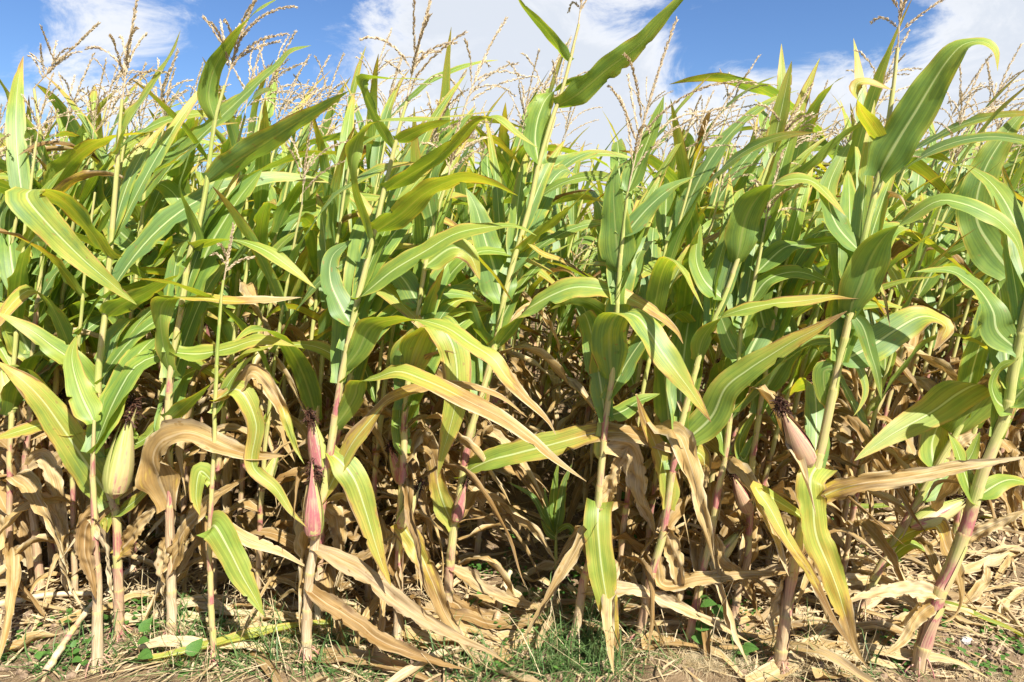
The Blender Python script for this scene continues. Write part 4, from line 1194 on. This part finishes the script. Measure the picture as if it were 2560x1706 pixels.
for i, (ri, x, y) in enumerate(cand):
    key = spot_of(ri, x, y)
    mates = spots_[key]
    j = mates.index((x, y))
    which = ''
    if len(mates) > 1:
        which = 'leftmost ' if j == 0 else 'rightmost ' if j == len(mates) - 1 else ['', 'second ', 'third ', 'fourth ', 'fifth ', 'sixth '][j]
    lab = which + 'maize in the ' + ORD[ri] + ' row of the field, seen behind ' + key[1]
    r = random.Random(900 + i)
    low = 0.74 if 1375 < 1280 + FPX * (x + .1) / y < 1490 and y > 3 else 1.0
    crowd_plant(x, y, 900 + i, lab, 'maize of the ' + ORD[ri] + ' row', low * r.uniform(.84, .96) if low < 1 else r.uniform(.84, 1.0) if ri == 0 else r.uniform(.90, 1.06) if ri == 1 else r.uniform(.95, 1.14), ri < 5)
LAST_ROW = max(c[0] for c in cand)
Y_MASS = 2.42 + 0.36 * (LAST_ROW + 1) - 0.05

def far_mass():
    """all the maize beyond the plants that can be told apart, one mass"""
    r = np.random.default_rng(8)
    leaves = []
    for i in range(16):
        rr_ = np.random.default_rng(i + 4000)
        P, N = lib_curve(rr_.uniform(.5, .8), rr_.uniform(.2, .6), rr_.uniform(.3, 2.0), n=8, sway=rr_.uniform(-.2, .2))
        me = leaf_mesh('tmp', P, N, rr_.uniform(.07, .1), [.08, .1, .14, rr_.uniform(.2, .6)], nv=10, nu=3, twist=rr_.uniform(-1.4, 1.4), seed=i)
        n = len(me.vertices)
        co = np.empty(n * 3, np.float32); me.vertices.foreach_get('co', co)
        ag = np.empty(n, np.float32); me.attributes['age'].data.foreach_get('value', ag)
        rb = np.empty(n, np.float32); me.attributes['rib'].data.foreach_get('value', rb)
        fi = np.empty(len(me.loops), np.int32); me.loops.foreach_get('vertex_index', fi)
        uv = np.empty(len(me.loops) * 2, np.float32); me.uv_layers[0].data.foreach_get('uv', uv)
        uvv = np.zeros((n, 2), np.float32); uvv[fi] = uv.reshape(-1, 2)
        leaves.append((co.reshape(-1, 3), fi.reshape(-1, 4), uvv, ag, rb))
        bpy.data.meshes.remove(me)
    V, F, U, A, B, n = [], [], [], [], [], 0
    TV, TF, tn = [], [], 0
    tlib = []
    for i in range(4):
        cs = tassel_curves(i + 70, H=.32, nb=4, wind=.8)
        tlib.append(join_geoms([branch_geom(c[::3], .0010, .020, 150, i * 9 + k, .1, .42) for k, c in enumerate(cs)]))
    spots = []
    y = Y_MASS
    while y < 26:
        step = .28 if y < 12 else .45
        x = -.86 * y - 1.5
        while x < .86 * y + 1.5:
            spots.append((x + r.uniform(-.1, .1), y + r.uniform(-.2, .2)))
            x += step * r.uniform(.8, 1.4)
        y += .55 if y < 12 else 1.1
    # beside the view too, so the field does not stop at the frame
    for sgn in (-1, 1):
        for k in range(220):
            yy = r.uniform(2.0, Y_MASS)
            spots.append((sgn * (.80 * yy + .75 + abs(r.normal(0, .7))), yy))
    for (x, y) in spots:
        if in_gap(x, y):
            continue
        h0 = r.uniform(1.55, 1.85)
        if abs(x / y - .09) < .04:
            h0 *= .8
        nl = 8 if y < 12 else 6
        for k in range(nl):
            co, fi, uv, ag, rb = leaves[r.integers(16)]
            zz = h0 * (.38 + .6 * k / nl)
            az = wind_az(r.uniform(0, 6.28), .55)
            c, s = math.cos(az), math.sin(az)
            sc = r.uniform(.8, 1.1)
            p = co * sc
            q = np.stack([p[:, 0] * c - p[:, 1] * s + x + .06 * zz * zz, p[:, 0] * s + p[:, 1] * c + y, p[:, 2] + zz], 1)
            V.append(q); F.append(fi + n); U.append(uv + r.uniform(0, 9) * np.array([0, 1], np.float32)); B.append(rb)
            A.append(np.clip(ag + r.uniform(-.1, .12) + (.5 if zz < .8 else 0), 0, 1)); n += len(q)
        t = np.array([[-.008, 0], [.008, 0], [0, .012]])
        for (z0, z1) in ((0, h0 + .02),):
            a = np.array([[x + d[0] + .06 * z * z, y + d[1], z] for z in (z0, h0 * .6, z1) for d in t])
            ff = [[j * 3 + i, j * 3 + (i + 1) % 3, j * 3 + 3 + (i + 1) % 3, j * 3 + 3 + i] for j in range(2) for i in range(3)]
            V.append(a); F.append(np.array(ff) + n); U.append(np.full((9, 2), .5)); B.append(np.full(9, 1.0)); A.append(np.full(9, .4)); n += 9
        if r.uniform() < .5:
            continue
        tv, tf = tlib[r.integers(4)]
        TV.append(tv * r.uniform(.85, 1.2) + np.array([x + .06 * h0 * h0, y, h0])); TF.append(tf + tn); tn += len(tv)
    me = mesh_from('maize_mass', np.vstack(V), np.vstack(F), M_LEAF, np.vstack(U), {'age': np.concatenate(A), 'rib': np.concatenate(B)})
    o = add('distant_maize', me)
    o['kind'] = 'stuff'
    tag(o, 'far maize merging into one green mass behind the countable rows', 'maize')
    t = add('tassels', mesh_from('tassels', np.vstack(TV), np.vstack(TF), M_TASSEL, smooth=False), o)
    t['kind'] = 'stuff'
far_mass()

# ------------------------------------------------------------------ litter on the soil
def ground_leaf(px, py, L, az, w, ages, seed, label, group=None, lift=.02, name='fallen_leaf', wave=.3):
    g = ground_at(px, py)
    r = np.random.default_rng(seed)
    n = 7
    t = np.linspace(-.5, .5, n)
    bend = r.uniform(-.5, .5)
    x = g[0] + L * (t * math.cos(az) - bend * (t * t) * math.sin(az))
    y = g[1] + L * (t * math.sin(az) + bend * (t * t) * math.cos(az))
    z = gz(x, y) + .012 + lift * np.abs(np.sin(np.linspace(0, 3.1, n) + r.uniform(-.5, .5)))
    b = np.array([g[0], g[1], float(gz(g[0], g[1]))])
    P = np.stack([x, y, z], 1) - b
    me = leaf_mesh('fallen_leaf', P, [(r.normal(0, .35), -.3 + r.normal(0, .3), 1), (r.normal(0, .35), -.2 + r.normal(0, .3), 1)], w, ages, nv=26, nu=6, wave=wave, curl=r.uniform(0, .9), crumple=.3, seed=seed, base=r.uniform(.5, .9), blunt=r.uniform(2, 4))
    o = add(name, me, None, tuple(b))
    return tag(o, label, 'leaf', group)
ground_leaf(655, 1535, .62, -.35, .06, DL, 1, 'long curved straw-coloured leaf lying at the grass edge under the twin maize', lift=.05)
ground_leaf(1330, 1625, .55, .35, .07, DR, 2, 'wide crinkled tan leaf lying across the grass below the gap')
ground_leaf(1240, 1545, .35, -.3, .05, DR, 3, 'short tan leaf on shaded soil just below the gap')
ground_leaf(55, 1640, .22, .4, .06, [.66, .7, .72], 4, 'curled orange-brown leaf scrap on bare soil in the photograph\'s corner')
ground_leaf(740, 1640, .9, .45, .045, [.3, .28, .34, .4], 5, 'long fresh green blade fallen slanting across the grass', lift=.06, name='fallen_leaf', wave=.1)
ground_leaf(2450, 1560, .62, -.75, .035, [.2, .24, .3], 6, 'narrow bright green blade lying on bare soil beside the stout stalk', lift=.03, name='fallen_leaf', wave=.1)
ground_leaf(2300, 1290, .8, -.35, .03, [.22, .26, .3], 7, 'narrow green blade stretched over the straw under the sideways ear', lift=.05, name='fallen_leaf', wave=.1)
rl = random.Random(77)
zones = [((0, 1380, 420, 1560), 16), ((420, 1350, 1000, 1620), 22), ((1000, 1380, 1500, 1600), 14), ((1560, 1400, 2160, 1600), 24), ((2130, 1290, 2560, 1560), 40), ((2050, 1200, 2560, 1320), 12), ((1200, 1250, 1480, 1400), 6), ((420, 1540, 1500, 1712), 30), ((1500, 1490, 2300, 1700), 30)]
zlab = ['fallen leaf on the soil below the plump ear plant', 'fallen leaf among the grass under the twin maize', 'fallen leaf on the soil below the gap',
        'fallen leaf lying under the two meeting ears', 'straw leaf in the heap behind the stout stalk', 'straw leaf on shaded soil under the sideways ear', 'fallen leaf in the shade of the gap', 'wilted leaf on the grassy edge before the twin maize', 'wilted leaf on the soil before the two meeting ears']
seed = 100
for zi, ((x0, y0, x1, y1), n) in enumerate(zones):
    for i in range(n):
        seed += 1
        L_, w_, a_ = rl.uniform(.25, .65), rl.uniform(.018, .06), rl.choice([DR, DL])
        if zi >= 7:
            L_, w_ = rl.uniform(.35, .9), rl.uniform(.02, .075)
        LW = [('long ' if L_ > .45 else 'short ') + ('broad ' if w_ > .038 else 'narrow ') + ('bleached ' if a_ is DL else 'tan ')]
        ground_leaf(rl.uniform(x0, x1), rl.uniform(y0, y1), L_, rl.gauss(-.1, .5) if zi in (3, 4, 5, 7, 8) else rl.uniform(-1.2, 1.2), w_, a_, seed, LW.pop() + zlab[zi], 'dry fallen leaves', lift=rl.uniform(.005, .05))

def single_out():
    by = {}
    for o in COL.objects:
        if o.name.startswith('fallen_leaf') and o.get('group'):
            by.setdefault(o['label'], []).append(o)
    for lab, os_ in by.items():
        if len(os_) > 1:
            os_.sort(key=lambda o: o.location.x / o.location.y)
            for j, o in enumerate(os_):
                o['label'] = ['first', 'second', 'third', 'fourth', 'fifth', 'sixth', 'seventh', 'eighth', 'ninth', 'tenth', 'eleventh', 'twelfth', 'thirteenth', 'fourteenth'][j] + '-from-left ' + lab
single_out()

def lying_stalk(p0, p1, label, r0=.012, z0=.03, z1=.03, tones=(.95, .9, .98), seed=0):
    a = ground_at(*p0); b = ground_at(*p1)
    a[2] = gz(a[0], a[1]) + z0; b[2] = gz(b[0], b[1]) + z1
    m = (a + b) / 2 + np.array([0, .01, .012])
    me, *_ = stalk_mesh('broken_stalk', [a - a, m - a, b - a], [.12, .3, .55, .8], r0, r0 * .7, list(tones), seed, 8)
    tag(add('broken_stalk', me, None, tuple(a)), label, 'stalk')
lying_stalk((120, 1720), (255, 1595), 'broken bleached stalk with purple joints slanting up from the soil corner', .012, .02, .12, (.9, 1, .56, .98, .98), 1)
lying_stalk((-20, 1545), (250, 1500), 'pale dead stalk lying level on the soil by the plump ear plant', .013, .03, .04, (.98, .98, .9), 2)
lying_stalk((270, 1520), (400, 1430), 'bleached broken stalk with a purple end behind the pale ear plant', .011, .03, .08, (.98, .98, .6), 3)
lying_stalk((1235, 1590), (1275, 1500), 'short split pale pink stalk stump leaning on the soil below the gap', .014, .02, .10, (.62, .98, .98), 4)
lying_stalk((2150, 1560), (2300, 1495), 'straight bleached cane lying between the sideways ear and stout stalk', .009, .04, .08, (.98, .98, .98), 5)
lying_stalk((2490, 1490), (2600, 1640), 'thin brown cane lying on the soil at the frame border', .008, .03, .03, (.86, .82, .8), 6)

# loose stuff: straw bits, clods, ground weeds, grass
def strips(n, place, Lr, wr, mat, name, label, cat, up=0.15, curl=0.0, seg=3, flat=True, seed=1, zlift=.004):
    r = np.random.default_rng(seed)
    X, Y = place(n, r)
    n = len(X)
    az = r.uniform(0, 6.28, n)
    L = r.uniform(*Lr, n); W = r.uniform(*wr, n)
    el = np.abs(r.normal(0, up, n))
    t = np.linspace(0, 1, seg + 1)
    base = np.stack([X, Y, gz(X, Y) + zlift], 1)
    d = np.stack([np.cos(az) * np.cos(el), np.sin(az) * np.cos(el), np.sin(el)], 1)
    s = np.stack([-np.sin(az), np.cos(az), 0 * az], 1)
    bn = r.normal(0, 1, n)[:, None] * s
    V = []
    for k, tt in enumerate(t):
        c = base + d * (L * tt)[:, None] + bn * (curl * L * tt * tt)[:, None]
        if not flat:
            c[:, 2] -= (L * .45 * tt ** 2.2 * r.uniform(.3, 1.2, n))
            c[:, 2] = np.maximum(c[:, 2], .006)
        else:
            c[:, 2] += r.uniform(0, .006, n)
        w = (W * (1 - .85 * tt ** 2))[:, None] * .5
        V.append(c - s * w); V.append(c + s * w)
    V = np.stack(V, 1)
    k = 2 * (seg + 1)
    f = np.array([[2 * i, 2 * i + 1, 2 * i + 3, 2 * i + 2] for i in range(seg)])
    F = (np.arange(n)[:, None, None] * k + f[None]).reshape(-1, 4)
    o = add(name, mesh_from(name, V.reshape(-1, 3), F, mat))
    o['kind'] = 'stuff'
    tag(o, label, cat)
    return o
def px_place(zs):
    def f(n, r):
        P = []
        tot = sum(z[4] for z in zs)
        for (x0, y0, x1, y1, k) in zs:
            m = int(n * k / tot)
            g = np.array([ground_at(a, b)[:2] for a, b in zip(r.uniform(x0, x1, m), r.uniform(y0, y1, m))])
            P.append(g)
        P = np.vstack(P)
        return P[:, 0], P[:, 1]
    return f
def wedge(n, r):
    Y = 2.0 + 3.5 * r.uniform(0, 1, n) ** 1.4
    return r.uniform(-1.25, 1.25, n) * Y, Y
strips(4200, wedge, (.03, .16), (.002, .011), M_STRAW, 'straw_litter', 'scraps of straw strewn over the soil', 'straw', .10, .15, 3, True, 21)
strips(1500, px_place([(2100, 1280, 2560, 1560, 3), (1560, 1430, 2160, 1640, 2), (0, 1420, 420, 1600, 1), (420, 1450, 1250, 1690, 2)]), (.08, .3), (.004, .014), M_STRAW, 'matted_straw', 'flattened straw matted over the ground', 'straw', .10, .12, 4, True, 22)
strips(1700, px_place([(420, 1600, 900, 1720, 2.6), (1340, 1550, 1560, 1710, 3), (900, 1640, 1340, 1720, .8), (1560, 1650, 2300, 1720, .5), (0, 1640, 420, 1720, .5)]), (.08, .26), (.0024, .006), M_GRASS, 'grass', 'thin green grass along the field edge', 'grass', .85, .25, 4, False, 23)
strips(520, px_place([(350, 1520, 1000, 1720, 4), (1300, 1560, 1600, 1720, 1), (1600, 1600, 2200, 1720, 1.4)]), (.12, .48), (.0016, .0034), M_DRYGRASS, 'dry_grass', 'bleached dry grass stems at the field edge', 'grass', .7, .2, 5, False, 24)
strips(2600, px_place([(1740, 1610, 2160, 1715, 3), (1690, 1660, 1800, 1715, 1), (2330, 1690, 2560, 1715, .3)]), (.03, .09), (.0009, .0018), M_DRYGRASS, 'curly_dry_roots', 'tangle of fine curly dried roots on the soil edge', 'roots', .6, .9, 6, False, 25)

def weeds(n, place, size, name, label, seed):
    r = np.random.default_rng(seed)
    X, Y = place(n, r)
    n = len(X)
    shape = np.array([(0, 0), (.45, -.42), (.8, -.45), (1.2, 0), (.8, .45), (.45, .42)])
    per = 5
    V, F = [], []
    for i in range(n):
        s = r.uniform(*size)
        h = r.uniform(.005, .05)
        for k in range(per):
            az = k * 2.4 + r.uniform(-.5, .5)
            el = r.uniform(-.2, .6)
            c, sn = math.cos(az), math.sin(az)
            p = shape * s * r.uniform(.6, 1.2)
            x = p[:, 0] * math.cos(el); z = p[:, 0] * math.sin(el) + np.abs(p[:, 1]) * .3
            b = np.array([X[i] + r.normal(0, s), Y[i] + r.normal(0, s), float(gz(X[i], Y[i])) + h * r.uniform(.5, 1)])
            q = np.stack([x * c - p[:, 1] * sn, x * sn + p[:, 1] * c, z], 1) + b
            m = len(V) * 6
            V.append(q)
            F += [(m, m + 1, m + 4, m + 5), (m + 1, m + 2, m + 3, m + 4)]
    o = add(name, mesh_from(name, np.vstack(V), F, M_WEED))
    o['kind'] = 'stuff'
    tag(o, label, 'weeds')
weeds(480, px_place([(250, 1540, 560, 1640, 1.6), (0, 1560, 250, 1700, .8), (1180, 1420, 1480, 1700, 2.4), (1480, 1250, 1700, 1400, 1), (1700, 1520, 1900, 1660, 1.4), (1800, 1300, 2300, 1420, 1), (2200, 1560, 2560, 1700, .8), (300, 1200, 1700, 1400, 1.2)]), (.010, .024), 'ground_weeds', 'small green weeds carpeting patches of soil', 31)

def clods(n, place, sr, name, label, mat, seed):
    r = np.random.default_rng(seed)
    X, Y = place(n, r)
    n = len(X)
    ico = np.array([(0, 0, 1), (.89, 0, .45), (.28, .85, .45), (-.72, .53, .45), (-.72, -.53, .45), (.28, -.85, .45), (.72, .53, -.45), (-.28, .85, -.45), (-.89, 0, -.45), (-.28, -.85, -.45), (.72, -.53, -.45), (0, 0, -1)])
    fi = np.array([(0, 1, 2), (0, 2, 3), (0, 3, 4), (0, 4, 5), (0, 5, 1), (1, 6, 2), (2, 7, 3), (3, 8, 4), (4, 9, 5), (5, 10, 1), (6, 7, 2), (7, 8, 3), (8, 9, 4), (9, 10, 5), (10, 6, 1), (11, 7, 6), (11, 8, 7), (11, 9, 8), (11, 10, 9), (11, 6, 10)])
    s = sr[0] + (sr[1] - sr[0]) * r.uniform(0, 1, n) ** 3
    V = ico[None] * r.uniform(.7, 1.25, (n, 12, 1)) * s[:, None, None] * r.uniform(.7, 1.2, (n, 1, 3))
    V = V + np.stack([X, Y, gz(X, Y) + s * .25], 1)[:, None, :]
    F = (np.arange(n)[:, None, None] * 12 + fi[None]).reshape(-1, 3)
    o = add(name, mesh_from(name, V.reshape(-1, 3), F, mat, smooth=False))
    o['kind'] = 'stuff'
    tag(o, label, 'soil')
clods(8500, wedge, (.002, .016), 'soil_crumbs', 'crumbs and clods of dry brown soil', M_CLOD, 41)
clods(2500, px_place([(2150, 1560, 2560, 1706, 2), (0, 1540, 300, 1706, 1), (1150, 1250, 1480, 1460, 1)]), (.002, .013), 'loose_soil_crumbs', 'loose crumbs on the bare soil patches', M_CLOD, 42)

# a pale flint on the bare soil
def flint():
    g = ground_at(2412, 1622)
    r = np.random.default_rng(4)
    V = []
    nz, na = 7, 12
    for i in range(nz):
        th = math.pi * i / (nz - 1)
        for j in range(na):
            a = 2 * math.pi * j / na
            k = 1 + r.uniform(-.22, .22)
            V.append((.026 * math.sin(th) * math.cos(a) * k, .014 * math.sin(th) * math.sin(a) * k, .011 * math.cos(th) * k + .008))
    idx = np.arange(nz * na).reshape(nz, na); nx = np.roll(idx, -1, 1)
    F = np.stack([idx[:-1], nx[:-1], nx[1:], idx[1:]], -1).reshape(-1, 4)
    g[2] = float(gz(g[0], g[1]))
    o = add('flint_stone', mesh_from('flint_stone', V, F, M_STONE, smooth=False), None, tuple(g), (0, 0, .5))
    tag(o, 'white flint lying on bare soil beside the stout stalk', 'stone')
flint()

# broad-leaved weeds that can be told apart
def blade_shape(kind):
    if kind == 'heart':
        half = [(0, 0), (-.14, .20), (-.06, .42), (.25, .48), (.6, .30), (1.0, 0)]
    else:
        half = [(0, 0), (.08, .22), (.3, .34), (.58, .29), (.82, .14), (1.0, 0)]
    return np.array(half)
def weed_leaf_mesh(kind, seed):
    r = np.random.default_rng(seed)
    h = blade_shape(kind)
    V = []
    for (x, y) in h:
        V += [(x, y, .22 * y - .15 * x * x), (x, 0, -.15 * x * x), (x, -y, .22 * y - .15 * x * x)]
    V = np.array(V) + r.normal(0, .012, (len(V), 3))
    F = []
    for i in range(len(h) - 1):
        a = 3 * i
        F += [(a, a + 1, a + 4, a + 3), (a + 1, a + 2, a + 5, a + 4)]
    return mesh_from('leaf', V, F, M_WEED)
HEART = [weed_leaf_mesh('heart', i) for i in range(3)]
OVAL = [weed_leaf_mesh('oval', i) for i in range(3)]
def weed_plant(name, label, cat, stem_px, Y, leaves, lib, r0=.0016):
    """leaves: (place along stem 0-1, length px, azimuth, elevation)"""
    P = [at(px, py, Y) for px, py in stem_px]
    g = ground_at(*stem_px[0]) if Y is None else None
    b = P[0].copy(); b[2] = float(gz(b[0], b[1]))
    P[0] = b
    root = thing(name, label, cat, tuple(b))
    C, f, L = spline([p - b for p in P], 16)
    V, F = tube_rings(C, np.linspace(r0, r0 * .5, 17), 5)
    add('stem', mesh_from('stem', V, F, M_VINE), root)
    for i, (s, lp, az, el) in enumerate(leaves):
        p = C[int(s * 16)]
        add('leaf', lib[i % 3], root, tuple(p), (math.radians(25), -el, az), .78 * lp * mpp(stem_px[0][0], stem_px[0][1], Y))
Yb = float(ground_at(1760, 1640)[1])
weed_plant('bindweed', 'bindweed vine with heart-shaped leaves climbing the slim pink-footed stalk', 'weed', [(1750, 1640), (1742, 1580), (1752, 1540), (1765, 1490), (1790, 1520)], Yb - .03,
           [(.1, 44, 3.6, -.5), (.25, 50, -.9, -.3), (.4, 46, -.4, .1), (.55, 40, 2.4, .3), (.7, 44, -.6, .3), (.85, 36, 3.6, .2), (1, 40, -1.2, -.4)], HEART)
weed_plant('bindweed', 'bindweed sprig with heart-shaped leaves on the soil by the curly dry roots', 'weed', [(1830, 1668), (1842, 1630), (1860, 1620), (1880, 1625)], float(ground_at(1830, 1668)[1]),
           [(.2, 40, 3.8, .1), (.5, 38, -1.0, .2), (.8, 42, -.5, .3), (1, 36, 1.6, .5)], HEART)
weed_plant('bindweed', 'bindweed climbing in the shade beside the long hanging yellow-green blade', 'weed', [(1590, 1390), (1580, 1330), (1560, 1270), (1548, 1240)], float(ground_at(1590, 1390)[1]),
           [(.2, 40, 3.4, -.4), (.4, 44, -.8, -.2), (.6, 44, -.4, .2), (.8, 40, 3.0, .1), (1, 36, -1, .2)], HEART)
weed_plant('bramble_sprig', 'bramble sprig with pale toothed leaves in the grass at the photograph\'s foot', 'weed', [(330, 1700), (350, 1650), (345, 1610), (350, 1580)], float(ground_at(330, 1700)[1]),
           [(.3, 60, 3.3, .2), (.45, 56, -.4, .1), (.6, 50, 3.5, .3), (.8, 44, -.3, .3), (1, 52, .9, .7)], OVAL)
weed_plant('bramble_sprig', 'bramble sprig with two wide leaves touching the frame\'s lower border', 'weed', [(400, 1715), (440, 1690), (460, 1660), (470, 1640)], float(ground_at(400, 1715)[1]),
           [(.2, 64, 3.2, -.1), (.5, 70, -.2, .0), (.7, 60, 2.8, .2), (1, 66, 1.1, .5)], OVAL)
weed_plant('broadleaf_weed', 'dock-like weed with broad grey-green leaves against the pink-footed ear plant', 'weed', [(272, 1600), (270, 1570), (275, 1540)], float(ground_at(272, 1600)[1]),
           [(.4, 70, -.2, .2), (.7, 60, 2.9, .4), (1, 56, -1.0, .6)], OVAL)
weed_plant('broadleaf_weed', 'small oval-leaved weed standing alone on the bare soil corner', 'weed', [(180, 1690), (182, 1650), (180, 1620)], float(ground_at(180, 1690)[1]),
           [(.3, 34, 3.3, .1), (.45, 34, -.2, .1), (.6, 30, 2.8, .4), (.8, 28, .2, .4), (1, 26, 1.4, .8)], OVAL)
